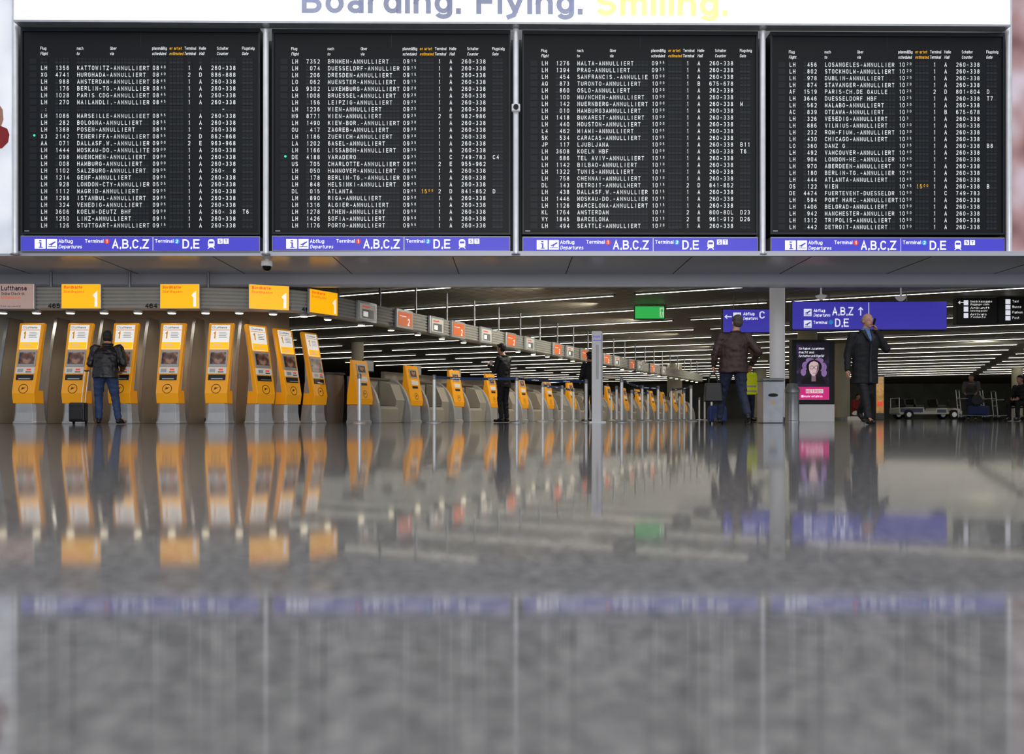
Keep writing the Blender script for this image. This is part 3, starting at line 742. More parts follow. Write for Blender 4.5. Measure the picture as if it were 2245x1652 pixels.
# ------------------------------------------------------------ kiosk
def crane(mb,cx,cz,r,m,mp):
    mb.disc(cx,cz,0,r,m,28,r2=r*0.87,map=mp)
    pts=[(-.62,-.42),(-.2,-.12),(.05,-.02),(.3,.18),(.62,.36),(.36,.3),(.12,.22),(-.05,.3),(-.3,.42),(-.12,.2),(-.42,.28),(-.22,.06),(-.5,.1),(-.3,-.08)]
    mb.add([mp(cx+a*r,cz+b*r) for a,b in pts],[tuple(range(len(pts)))],m)
def make_kiosk(loc,rot):
    t=thing('check_in_kiosk',loc,rot,label='tall orange self-service check-in kiosk on a silver base',cat='kiosk',group='tall orange check-in kiosks')
    yf=lambda z:-0.03+(z-0.55)*0.225
    mb=MB(); R=[]
    for z,w,y0,y1 in ((0,.215,-.03,.34),(.03,.215,-.03,.34),(.05,.207,-.01,.33),(.2,.195,.01,.32),(.365,.187,.005,.31)):
        R.append([(-w,y1,z),(-w,y0+.05,z),(-w+.05,y0,z),(w-.05,y0,z),(w,y0+.05,z),(w,y1,z)])
    mb.loft(R,M_silver); obj(mb,'base',parent=t,bevel=0.006)
    front=[(0.0,.365),(-.03,.55)]+[(yf(z),z) for z in (.9,1.3,1.6,1.80)]+[(yf(1.84)+.02,1.84)]
    back=[(yf(1.84)+.08,1.82),(.28,1.5),(.22,1.2),(.22,.85),(.26,.6),(.29,.365)]
    prof=front+back
    W=lambda z:0.198+0.032*max(0,(z-.365)/1.475)
    mb=MB().loft([[(sx*W(z),y,z) for y,z in prof] for sx in (-1,1)],M_orange)
    obj(mb,'body',parent=t,bevel=0.014)
    for sx in (-1,1):
        mb=MB()
        pr=[(yf(.6)+.12,.6),(yf(1.7)+.05,1.7),(yf(1.7)+.065,1.7),(.21,1.2),(.21,.8),(.24,.6)]
        q=[(sx*(W(z)+.001),y,z) for y,z in pr]; q2=[(sx*(W(z)+.005),y,z) for y,z in pr]
        mb.loft([q,q2],M_silver); obj(mb,'side_trim',parent=t)
    def slab(mb,x0,x1,z0,z1,o,m,th=0.012):
        mb.loft([[(x0,yf(z0)-o-th,z0),(x1,yf(z0)-o-th,z0),(x1,yf(z1)-o-th,z1),(x0,yf(z1)-o-th,z1)],[(x0,yf(z0)-o+.004,z0),(x1,yf(z0)-o+.004,z0),(x1,yf(z1)-o+.004,z1),(x0,yf(z1)-o+.004,z1)]],m)
        return mb
    mp=lambda o:(lambda u,w:(u,yf(w)-o,w))
    obj(slab(MB(),-.168,.168,1.35,1.80,0,M_whiteL),'poster_panel',parent=t)
    mb=MB(); mb.text('Lufthansa',.012,1.735,.036,M_navy,width=.2,map=mp(.016),align='C',bold=.02)
    mb.disc(-.125,1.755,0,.022,M_navy,14,r2=.017,map=mp(.016))
    def rq(x0,x1,z0,z1,m,o=.015): mb.add([mp(o)(x0,z0),mp(o)(x1,z0),mp(o)(x1,z1),mp(o)(x0,z1)],[(0,1,2,3)],m)
    rq(-.165,.165,1.355,1.48,M_yellowL); rq(-.165,.165,1.70,1.71,M_orange)
    mb.text('1',-.1,1.545,.13,M_orange,map=mp(.016),align='C',bold=.04,width=.045)
    for i in range(4): rq(-.02,.13-.02*(i%2),1.565+.03*i,1.575+.03*i,M_silver)
    for i in range(3): rq(-.12,.09-.03*i,1.38+.03*i,1.39+.03*i,M_paper,.017)
    obj(mb,'poster_print',parent=t,recalc=False)
    obj(slab(MB(),-.165,.165,1.03,1.33,0,M_silver,.02),'monitor_bezel',parent=t,bevel=.006)
    mb=MB(); slab(mb,-.14,.14,1.08,1.29,.021,M_kioskscr,.002); obj(mb,'screen',parent=t)
    obj(slab(MB(),-.168,.168,.90,1.02,0,M_paper,.03),'reader_panel',parent=t,bevel=.006)
    mb=MB(); slab(mb,-.13,-.03,.93,.99,.031,M_silver,.003); slab(mb,.02,.12,.925,.94,.031,M_dark,.003); slab(mb,.03,.11,.96,.99,.031,M_red,.003)
    obj(mb,'card_reader',parent=t)
    mb=MB(); slab(mb,-.155,.155,.785,.885,0,M_dark,.012); obj(mb,'ticket_slot',parent=t,bevel=.006)
    mb=MB(); slab(mb,-.09,.12,.80,.815,.012,M_steel,.03); obj(mb,'slot_lip',parent=t)
    mb=MB(); crane(mb,.0,.63,.085,M_logo,mp(.004)); obj(mb,'logo_emblem',parent=t,recalc=False)
    return t
K0=None
for px in (52,160,262,367,474):
    x=wx(px,14.72)
    if K0 is None: K0=make_kiosk((x,14.72,0),0)
    else: copyt(K0,(x,14.72,0),0)
for px,D,ph in ((582,15.15,54),(643,15.85,60),(702,16.55,64.6)):
    copyt(K0,(wx(px,D),D,0),math.radians(ph))

# ------------------------------------------------------------ counters row
def make_terminal(loc,rot):
    t=thing('check_in_terminal',loc,rot,label='low orange check-in terminal with a tilted screen',cat='kiosk',group='low orange terminals along the counter row')
    mb=MB(); R=[]
    for z,w,y0 in ((0,.24,-.02),(.04,.24,-.02),(.06,.22,0),(.38,.21,.01)):
        R.append([(-w,.30,z),(-w,y0+.04,z),(-w+.04,y0,z),(w-.04,y0,z),(w,y0+.04,z),(w,.30,z)])
    mb.loft(R,M_silver); obj(mb,'base',parent=t)
    yf=lambda z:-.02+(z-.5)*.2
    prof=[(0,.38),(-.02,.5),(yf(.9),.9),(yf(1.30),1.30),(yf(1.30)+.06,1.31),(.20,1.0),(.27,.6),(.28,.38)]
    obj(MB().prism_x(prof,-.26,.26,M_orange),'body',parent=t,bevel=.012)
    def slab(x0,x1,z0,z1,o,m):
        return MB().loft([[(x0,yf(z0)-o,z0),(x1,yf(z0)-o,z0),(x1,yf(z1)-o,z1),(x0,yf(z1)-o,z1)],[(x0,yf(z0)+.005,z0),(x1,yf(z0)+.005,z0),(x1,yf(z1)+.005,z1),(x0,yf(z1)+.005,z1)]],m)
    obj(slab(-.15,.15,1.02,1.22,.015,M_silver),'monitor_bezel',parent=t)
    obj(slab(-.12,.12,1.05,1.19,.018,M_kioskscr),'screen',parent=t)
    obj(slab(-.14,.14,.86,.96,.02,M_paper),'reader_panel',parent=t)
    obj(slab(-.11,.11,.78,.83,.012,M_dark),'ticket_slot',parent=t)
    mb=MB(); crane(mb,0,.6,.075,M_logo,lambda u,w:(u,yf(w)-.004,w)); obj(mb,'logo_emblem',parent=t,recalc=False)
    return t
def make_desk(loc,rot):
    t=thing('check_in_counter',loc,rot,label='grey beige check-in counter with curved sides and baggage belt',cat='counter',group='check-in counters along the row')
    arc_=[(0.62-.62*math.cos(a),.06+.94*math.sin(a)) for a in [math.pi/2*i/8 for i in range(9)]]
    prof=[(0.0,0.0)]+arc_+[(0.85,1.0),(0.85,0.0)]
    for sx in (-.64,.57):
        obj(MB().prism_x(prof,sx,sx+.07,M_silver),'side_panel',parent=t,bevel=.006)
    obj(MB().box(-.57,.57,.62,.70,.0,.95,M_beige).box(-.57,.57,.55,.88,.95,.99,M_brown),'desk_body',parent=t)
    mb=MB().prism_x([(.08,0),(.08,.30),(.14,.36),(.62,.36),(.62,0)],-.5,.2,M_beige); obj(mb,'baggage_scale',parent=t,bevel=.01)
    obj(MB().box(-.46,.16,.15,.60,.361,.372,M_dark),'conveyor_belt',parent=t)
    mb=MB().prism_x([(.18,0),(.14,.5),(.3,.85),(.6,.93),(.6,0)],.2,.57,M_beige); obj(mb,'front_panel',parent=t,bevel=.01)
    mb=MB().box(-.3,.08,.66,.70,1.12,1.38,M_darkgrey).box(-.14,-.08,.67,.7,.99,1.12,M_darkgrey); obj(mb,'monitor',parent=t)
    obj(MB().box(-.28,.06,.652,.658,1.14,1.36,M_silver),'monitor_bezel',parent=t)
    return t
nrm=(dy,-dx); rot=PH
T0=DK=None
for i in range(15):
    tt=(17.06-17.8)/dy+2.0*i
    bx,by=-2.7+tt*dx,17.8+tt*dy
    lt=(bx,by,0)
    if T0 is None: T0=make_terminal(lt,rot)
    else: copyt(T0,lt,rot)
    cx_,cy_=bx+dx*1.0,by+dy*1.0
    lt=(cx_+nrm[0]*.12,cy_+nrm[1]*.12,0)
    if DK is None: DK=make_desk(lt,rot)
    else: copyt(DK,lt,rot)
t=thing('service_counter',(-3.90,17.5,0),PH,label='brown rounded end counter beside the kiosks',cat='counter')
R=[]
for z,k in ((0,.9),(.08,.92),(.5,1.0),(.9,1.0),(1.02,.96)):
    R.append([(.36*k*math.cos(a),.05+.36*k*math.sin(a),z) for a in [2*math.pi*i/24 for i in range(24)]])
obj(MB().loft(R,M_brown),'body',parent=t,smooth=True)
obj(MB().loft([[(.38*math.cos(a),.05+.38*math.sin(a),z) for a in [2*math.pi*i/24 for i in range(24)]] for z in (1.02,1.06)],M_darkgrey),'counter_top',parent=t,smooth=True)
mb=MB(); p0=Vector(ts(18.5,-12.6)); p1=Vector(ts(52,-12.6)); q=Vector((-dy,dx))*0.1
mb.loft([[(*p0,0),(*p1,0),(*(p1+q),0),(*(p0+q),0)],[(*p0,1.35),(*p1,1.35),(*(p1+q),1.35),(*(p0+q),1.35)]],M_beige)
obj(mb,'partition_wall',label='low beige grey partition running behind the check-in counters',cat='partition')

# ------------------------------------------------------------ ceiling lights
segs=[(-28,-21.5),(-21,-14.2),(-13.5,-6.5),(-6.0,-3.2),(-2.8,4.4),(4.9,12),(12.5,20),(20.5,28)]
for n in range(-1,17):
    t_=19.7+2.93*n
    for s0,s1 in segs:
        a=Vector(ts(t_,s0)); b=Vector(ts(t_,s1)); c=(a+b)/2
        if min(a.y,b.y)<15.7:
            if a.y<15.9: continue
            smax=(t_*dy-15.8)/dx
            if smax-s0<1: continue
            s1=smax; b=Vector(ts(t_,s1)); c=(a+b)/2
        if c.y>75 or max(a.y,b.y)>75.5 or abs(c.x)>70 or a.x<-44 or b.x<-40: continue
        ln=(b-a).length/2; w=.023
        mb=MB(); mb.prism_x([(-.07,0),(-w,-.04),(w,-.04),(.07,0)],-ln,ln,M_steelD); 
        mb.box(-ln+.05,ln-.05,-w+.002,w-.002,-.046,-.0405,M_glow)
        obj(mb,'ceiling_light',loc=(c.x,c.y,CEIL-.002),rot=-TH,label='long slim fluorescent strip light in the slatted ceiling',cat='ceiling light',group='fluorescent strips in the hall ceiling')

# ------------------------------------------------------------ columns
def column(px,D,w,m,lab):
    x=wx(px,D); r=w/2
    mb=MB().lathe((x,D,0),[(r,0.12),(r,CEIL-.05),(r*1.02,CEIL-.05),(r*1.02,CEIL-0.001)],m,32)
    mb.lathe((x,D,0),[(r*1.05,0),(r*1.05,.11),(r,.12)],M_steelD,32)
    obj(mb,'column',smooth=True,label=lab,cat='column',group='round hall columns')
column(1704,18.2,.33,M_white,'slim white painted round column beside a steel bin')
column(1479,47,.85,M_beigeL,'thick cream round column in the check-in hall')
column(1846,34.5,.62,M_beigeL,'cream round column near the advertising totem')
column(1770,29.3,.66,M_beigeL,'cream round column near the advertising totem')
column(784,33.8,.5,M_beigeL,'cream round column behind the check-in counters')
column(1665,52,.85,M_beigeL,'thick cream round column in the check-in hall')
column(2230,50,.6,M_beigeL,'thick cream round column in the check-in hall')

# ------------------------------------------------------------ hanging signs
def hang(px0,px1,py0,py1,D,bg,name,lab,fn):
    x0,x1=wx(px0,D),wx(px1,D); z0,z1=wz(py1,D),wz(py0,D)
    t=thing(name,((x0+x1)/2,D,z0),label=lab,cat='sign')
    obj(MB().box(x0,x1,D-.09,D+.09,z0,z1,M_darkgrey),'housing',parent=t,world=True,bevel=.008)
    obj(MB().box(x0+.015,x1-.015,D-.1,D-.091,z0+.015,z1-.015,bg),'light_panel',parent=t,world=True)
    for xx in (x0+.25*(x1-x0),x0+.75*(x1-x0)):
        obj(MB().cyl((xx,D,z1-.005),(xx,D,CEIL-.003),.015,.015,M_steelD,8),'hanger_rod',parent=t,world=True)
    mb=MB(); fn(mb,D); obj(mb,'lettering',parent=t,world=True,recalc=False)
def plane_icon(mb,px0,px1,py0,py1,D,fg,bg):
    y=D-.103; X=lambda p:wx(p,D); Z=lambda p:wz(p,D)
    mb.rect(X(px0),X(px1),Z(py1),Z(py0),y,fg); w=px1-px0; h=py1-py0
    for pts in ([(.12,.78),(.88,.78),(.88,.86),(.12,.86)],[(.14,.5),(.25,.52),(.75,.22),(.9,.25),(.82,.38),(.6,.52),(.45,.74),(.38,.72),(.42,.58),(.24,.66)]):
        mb.poly([(X(px0+a*w),Z(py0+b*h)) for a,b in pts],y-.002,bg)
def arrow(mb,cx,cy,L_,ang,D,m):
    y=D-.104; pts=[(-.5,-.06),(.25,-.06),(.08,-.26),(.22,-.26),(.5,0),(.22,.26),(.08,.26),(.25,.06),(-.5,.06)]
    c,s_=math.cos(ang),math.sin(ang)
    mb.poly([(wx(cx+L_*(a*c-b*s_),D),wz(cy-L_*(a*s_+b*c),D)) for a,b in pts],y,m)
def tx(mb,s,px,py,cap,D,m,w=None,**k):
    mb.text(s,wx(px,D),wz(py,D),cap*D/F,m,y=D-.104,width=None if w is None else w*D/F,**k)
def f1(mb,D):
    arrow(mb,1594,695,16,math.pi,D,M_blueW); plane_icon(mb,1605,1622,686,703,D,M_blueW,M_blue)
    tx(mb,'Abflug',1627,692,7,D,M_blueW,24,bold=.015); tx(mb,'Departures',1627,702,7,D,M_blueW,32,shear=.22,bold=.01); tx(mb,'C',1662,699,16,D,M_blueW,12,bold=.018)
hang(1582,1688,678,730,20.5,M_blue,'direction_sign','blue hanging departures sign with arrow and letter C',f1)
def f2(mb,D):
    plane_icon(mb,1759,1776,678,694,D,M_blueW,M_blue); plane_icon(mb,1759,1776,703,719,D,M_blueW,M_blue)
    tx(mb,'Abflug',1780,685,7,D,M_blueW,25,bold=.015); tx(mb,'Departures',1780,695,7,D,M_blueW,37,shear=.22,bold=.01)
    tx(mb,'A,B,Z',1821,692,18,D,M_blueW,47,bold=.018); arrow(mb,1883,683,19,math.pi/2,D,M_blueW)
    tx(mb,'Terminal',1780,711,7,D,M_blueW,30,bold=.015); mb.disc(wx(1818,D),wz(707,D),D-.104,.055,M_cyan); tx(mb,'D,E',1827,717,18,D,M_blueW,30,bold=.018)
    mb.rect(wx(1900,D),wx(1901.5,D),wz(722,D),wz(664,D),D-.103,M_blueW)
hang(1733,2072,661,724,20.2,M_blue,'direction_sign','long blue hanging departures sign with terminal letters',f2)
M_blk=mat('sign_black','#16181A',.35)
def f3(mb,D):
    arrow(mb,2102,664,13,math.pi,D,M_blueW)
    for i,s_ in enumerate(('Gepäckausgabe','Ankunft','Arrivals')):
        mb.rect(wx(2108,D),wx(2118,D),wz(670+i*14,D),wz(659+i*14,D),D-.103,M_blueW)
        tx(mb,s_,2122,664+i*14,4.8,D,M_wtext,48-6*i,bold=.015); tx(mb,('Baggage claim','Meeting point','Toilets')[i],2122,670+i*14,4.4,D,M_wtext,42-4*i,shear=.22,bold=.01)
hang(2093,2181,654,711,21,M_blk,'direction_sign','black hanging information sign with white lettering and pictograms',f3)
def f4(mb,D):
    for i in range(4):
        mb.rect(wx(2199,D),wx(2210,D),wz(667+i*12,D),wz(657+i*12,D),D-.103,M_blueW)
        tx(mb,('Taxi','Busse','Parken','Post')[i],2214,664+i*12,5.5,D,M_wtext,bold=.015)
hang(2184,2290,652,709,21,M_blk,'direction_sign','black hanging sign with white pictograms and short words',f4)
def f5(mb,D):
    y=D-.104; X=lambda p:wx(p,D); Z=lambda p:wz(p,D)
    mb.rect(X(1445),X(1454),Z(696),Z(675),y,M_whiteL); 
    mb.poly([(X(a),Z(b)) for a,b in [(1446.5,695),(1448,684),(1446,682),(1448,678),(1451,678),(1453,684),(1450,685),(1452,695),(1450,695),(1449,688),(1448.2,695)]],y-.002,M_green)
hang(1390,1456,671,700,22.5,M_green,'exit_sign','green illuminated emergency exit sign hanging from the ceiling',f5)
for px,D in ((1800,19.2),(1975,19.4)):
    t=thing('ceiling_camera',(wx(px,D),D,CEIL),label='small white dome fixture under the slatted ceiling',cat='camera',group='dome fixtures on the ceiling')
    obj(MB().lathe((0,0,0),[(.04,-.34),(.09,-.30),(.13,-.24),(.05,-.22),(.02,-.2),(.02,-.002)],M_white),'housing',parent=t,smooth=True)

# ------------------------------------------------------------ advertising totem
D=22.4; x0,x1=wx(1733,D),wx(1826,D)
t=thing('advertising_totem',((x0+x1)/2,D,0),label='black digital advertising totem with portrait on white base',cat='advertising display')
zt=wz(745,D); zm=wz(886,D)
obj(MB().box(x0,x1,D-.12,D+.12,0,zm,M_white),'base',parent=t,world=True,bevel=.01)
obj(MB().box(x0,x1,D-.14,D+.14,zm,zt,M_dark),'casing',parent=t,world=True,bevel=.02)
sx0,sx1=wx(1742,D),wx(1813,D); sz0,sz1=wz(876,D),wz(752,D)
obj(MB().box(sx0,sx1,D-.15,D-.141,sz0,sz1,M_adpurple),'screen',parent=t,world=True)
mb=MB(); Y=D-.155; X=lambda p:wx(p,D); Z=lambda p:wz(p,D)
for i,s_ in enumerate(('Sie haben zusammen','macht aus','Durchatmen und Mitgefühl')): tx(mb,s_,1748,767+i*8,5.5,D-.06,M_blueW,(56,34,56)[i],shear=.2)
def el(cx,cy,rx,ry,m,y,a0=0,a1=2*math.pi): mb.poly([(X(cx+rx*math.cos(a)),Z(cy+ry*math.sin(a))) for a in [a0+(a1-a0)*i/23 for i in range(24)]],y,m)
M_hairp=mat('print_hair','#181018',.5,emit=.2); M_facep=mat('print_face','#E0C0C4',.5,emit=.6,var=.15,scale=5); M_facesh=mat('print_shade','#A07C8C',.5,emit=.4)
M_glowp=mat('print_violet','#9A78B4',.5,emit=.5,var=.5,scale=5)
for i,(cx_,cy_,rx_,ry_) in enumerate(((1762,802,8,9),(1799,805,9,10),(1771,790,9,5),(1791,791,10,6),(1802,818,6,8),(1757,816,6,8))): el(cx_,cy_,rx_,ry_,M_glowp,Y+.002-.0002*i)
el(1780,804,17,15,M_hairp,Y-.001); el(1779,842,26,18,M_hairp,Y-.001,math.pi,2*math.pi)
mb.rect(X(1774.5),X(1784),Z(836),Z(820),Y-.0015,M_facesh)
mb.poly([(X(a),Z(b)) for a,b in [(1769,801),(1772,795),(1780,792),(1788,795),(1791,801),(1790,812),(1786,820),(1781,825),(1776,824),(1771,817),(1769,809)]],Y-.002,M_facep)
mb.poly([(X(a),Z(b)) for a,b in [(1788,798),(1791,801),(1790,812),(1786,820),(1781,825),(1785,816)]],Y-.0025,M_facesh)
for c_ in (1775,1785): mb.disc(X(c_),Z(806),Y-.003,4.2*D/F,M_dark,18,r2=3.4*D/F)
mb.rect(X(1779),X(1781),Z(806.4),Z(805.6),Y-.003,M_dark); mb.rect(X(1777),X(1783.5),Z(818.8),Z(818),Y-.003,M_redc)
mb.rect(sx0,sx1,Z(876),Z(848),Y-.004,M_pink)
mb.rect(X(1762),X(1800),Z(862),Z(853),Y-.005,M_whiteL); tx(mb,'METRO?',1764,860.5,6,D-.062,M_pink,34,bold=.02); mb.rect(X(1752),X(1757),Z(871),Z(866),Y-.006,M_blueW); tx(mb,'mehr erfahren',1760,871,5,D-.062,M_blueW,40)
obj(mb,'screen_print',parent=t,world=True,recalc=False)
D=38; mbx=thing('advertising_totem',(wx(1927,D),D,0),label='small yellow and red lit advertising display',cat='advertising display')
obj(MB().box(wx(1917,D),wx(1937,D),D-.1,D+.1,0,wz(822,D),M_darkgrey),'casing',parent=mbx,world=True,bevel=.02)
M_amber=mat('amber_lightbox','#B8884A',.4,emit=.3,var=.6,scale=4)
obj(MB().box(wx(1919,D),wx(1935,D),D-.11,D-.101,wz(905,D),wz(826,D),M_amber).box(wx(1921,D),wx(1933,D),D-.115,D-.111,wz(890,D),wz(880,D),M_red),'screen',parent=mbx,world=True)

# ------------------------------------------------------------ info pillar
D=18.0; t=thing('information_pillar',(wx(1309,D),D,0),label='slim white upright information pillar with blue lettering',cat='pillar sign')
w=.115; h=wz(726,D)
obj(MB().prism_y([(-w,0.03),(w,.03),(w,h-.03),(w-.03,h),(-w,h)],-.04,.04,M_white),'panel',parent=t,bevel=.006)
obj(MB().box(-.18,.18,-.14,.14,0,.03,M_steel),'foot_plate',parent=t)
mb=MB(); mb.text('Bargeld',-.09,h-.14,.05,M_blue,y=-.045,width=.15,bold=.015)
mb.add([(-.03,-.045,h-1.05),(.03,-.045,h-1.05),(.03,-.045,h-.3),(-.03,-.045,h-.3)],[(0,1,2,3)],M_silver); mb.rect(-.09,.09,h-.21,h-.19,-.045,M_blue)
obj(mb,'lettering',parent=t,recalc=False)
obj(MB().box(w-.035,w+.004,-.045,.045,.03,h-.05,M_steelD),'edge_strip',parent=t)

# ------------------------------------------------------------ steel bins
D=16.6; x=wx(1688,D)
t=thing('waste_bin',(x,D,0),label='square stainless steel waste bin with angled top',cat='bin')
obj(MB().prism_y([(-.2,0),(.2,0),(.23,.84),(-.2,.84)],-.2,.2,M_steel),'body',parent=t,bevel=.02)
obj(MB().prism_y([(-.21,.845),(.24,.845),(.22,.90),(-.19,.90)],-.21,.21,M_steelD),'lid',parent=t,bevel=.012)
obj(MB().loft([[(.10*math.cos(a)+.0,-.208,.56+.035*math.sin(a)) for a in [2*math.pi*i/20 for i in range(20)]],[(.10*math.cos(a),-.2,.56+.035*math.sin(a)) for a in [2*math.pi*i/20 for i in range(20)]]],M_dark),'slot',parent=t)
obj(MB().box(-.02,.02,-.208,-.2,.38,.42,M_orange),'sticker',parent=t)
D=17.6; x=wx(1737,D)
t=thing('waste_bin',(x,D,0),label='rounded stainless steel waste bin beside the white column',cat='bin')
obj(MB().lathe((0,0,0),[(.15,0),(.15,.04),(.14,.05),(.14,.62),(.15,.64)],M_steel),'body',parent=t,smooth=True)
obj(MB().lathe((0,0,0),[(.155,.645),(.155,.72),(.12,.78),(.10,.84),(.02,.85)],M_steelD),'lid',parent=t,smooth=True)

# ------------------------------------------------------------ stanchions
posts=[(788,16.2),(952,16.6),(1133,17.2),(1285,18.6),(1363,17.9),(1408,22),(1443,22.5),(1190,20.6),(1232,22.2),(1257,24.5),(1385,26),(1421,27),(1472,24),(1490,30),(1515,22),(1545,33),(1340,30),(1455,34),(1533,36),(1500,26),(1560,27),(1352,22.5)]
belts={1:2,2:3,4:5,5:6,7:8,8:9,10:11,12:14}
H=.98
pp=[(wx(px,D),D) for px,D in posts]
for i,(x,y) in enumerate(pp):
    t=thing('queue_barrier_post',(x,y,0),label='chrome queue barrier post with round foot and belt head',cat='barrier post',group='queue barrier posts before the counters')
    obj(MB().lathe((0,0,0),[(.17,0),(.17,.012),(.12,.03),(.04,.045),(.036,.06)],M_steel),'foot',parent=t,smooth=True)
    obj(MB().lathe((0,0,0),[(.036,.06),(.036,.88)],M_chrome,20),'pole',parent=t,smooth=True)
    obj(MB().lathe((0,0,0),[(.040,.88),(.042,.9),(.042,.96),(.03,H)],M_steelD,20),'belt_head',parent=t,smooth=True)
    if i in belts:
        x2,y2=pp[belts[i]]; v=Vector((x2-x,y2-y)); L_=v.length; ang=math.atan2(v.y,v.x); n=12
        c,s_=math.cos(ang),math.sin(ang); mb=MB(); R=[]
        for k in range(n+1):
            u=.04+(L_-.085)*k/n; sag=-.02*4*(k/n)*(1-k/n)
            R.append([(u*c-o*s_,u*s_+o*c,z+sag) for o,z in ((-.002,.90),(.002,.90),(.002,.955),(-.002,.955))])
        obj(mb.loft(R,M_belt),'belt',parent=t)
        for k in (.25,.7):
            mb=MB(); sag=-.02*4*k*(1-k)
            mb.text('Lufthansa',0,.915+sag,.025,M_whiteL,align='C',width=.2,bold=.01,map=lambda u,w,k=k:((L_*k+u)*c+.005*s_,(L_*k+u)*s_-.005*c,w))
            obj(mb,'belt_print',parent=t,recalc=False)

# ------------------------------------------------------------ people
def voxobj(mb,name,parent,mat_,vox,amp=0.0,sc_=9.0,smooth_it=4):
    me=mb.mesh('tmp',recalc=True); o=bpy.data.objects.new('tmp',me); col.objects.link(o)
    r=o.modifiers.new('r','REMESH'); r.mode='VOXEL'; r.voxel_size=vox
    s=o.modifiers.new('s','SMOOTH'); s.factor=.5; s.iterations=smooth_it
    dg=bpy.context.evaluated_depsgraph_get(); dg.update()
    me2=bpy.data.meshes.new_from_object(o.evaluated_get(dg)); bpy.data.objects.remove(o); bpy.data.meshes.remove(me)
    if amp:
        nv=[(v.co.copy(),v.normal.copy()) for v in me2.vertices]
        for v,(c,n) in zip(me2.vertices,nv):
            q=c*sc_; k=noise.noise(Vector((q.x,q.y,q.z*1.7)))+.5*noise.noise(q*2.3)
            v.co=c+n*k*amp
    me2.materials.clear(); me2.materials.append(mat_)
    me2.polygons.foreach_set('use_smooth',[True]*len(me2.polygons)); me2.name=name
    o=bpy.data.objects.new(name,me2); col.objects.link(o); o.parent=parent; KIDS.setdefault(parent.name,[]).append(o)
    return o
DEF=dict(head=(0,-.02,1.66),neck=(0,.02,1.49),chest=(0,.01,1.30),waist=(0,.01,1.08),pelvis=(0,.02,.95),
 shL=(.185,.02,1.43),elL=(.25,.05,1.14),wrL=(.26,-.03,.88),shR=(-.185,.02,1.43),elR=(-.25,.05,1.14),wrR=(-.26,-.03,.88),
 hpL=(.09,.02,.92),knL=(.1,-.01,.50),anL=(.1,.03,.09),hpR=(-.09,.02,.92),knR=(-.1,-.01,.50),anR=(-.1,.03,.09),
 toeL=(.12,-.15,.04),toeR=(-.12,-.15,.04),yaw=0.0)
def hand(mb,el,wr,side,m,curl=.5,pn=None):
    el=Vector(el); wr=Vector(wr); d=(wr-el).normalized()
    n=Vector(pn) if pn is not None else Vector((-side,0,0))
    n=(n-d*n.dot(d)).normalized(); lat=d.cross(n).normalized()
    if lat.y>0: lat=-lat
    for k,(o_,ln) in enumerate(((.030,.90),(.011,1.0),(-.009,.94),(-.028,.75))):
        kn=wr+d*.085+lat*o_
        mb.cap(wr+lat*o_*.5,.014,kn,.012,m,8)
        a1=curl*.8; d1=d*math.cos(a1)+n*math.sin(a1); p1=kn+d1*.042*ln
        a2=curl*1.8; d2=d*math.cos(a2)+n*math.sin(a2); p2=p1+d2*.034*ln
        mb.cap(kn,.0100,p1,.0092,m,8); mb.cap(p1,.0092,p2,.008,m,8)
    mb.ell(wr+d*.05,(.03,.03,.03),m,8,6)
    tb=wr+d*.025+lat*.022; t1=tb+(d*.6+lat*.75+n*.2).normalized()*.042; t2=t1+(d*.85+lat*.2+n*.4).normalized()*.032
    mb.cap(tb,.0125,t1,.011,m,8); mb.cap(t1,.011,t2,.009,m,8)
def ering(c,rx,ry,ax=None,n=20):
    return [(c[0]+rx*math.cos(2*math.pi*i/n)*(1),c[1]+ry*math.sin(2*math.pi*i/n),c[2]) for i in range(n)]
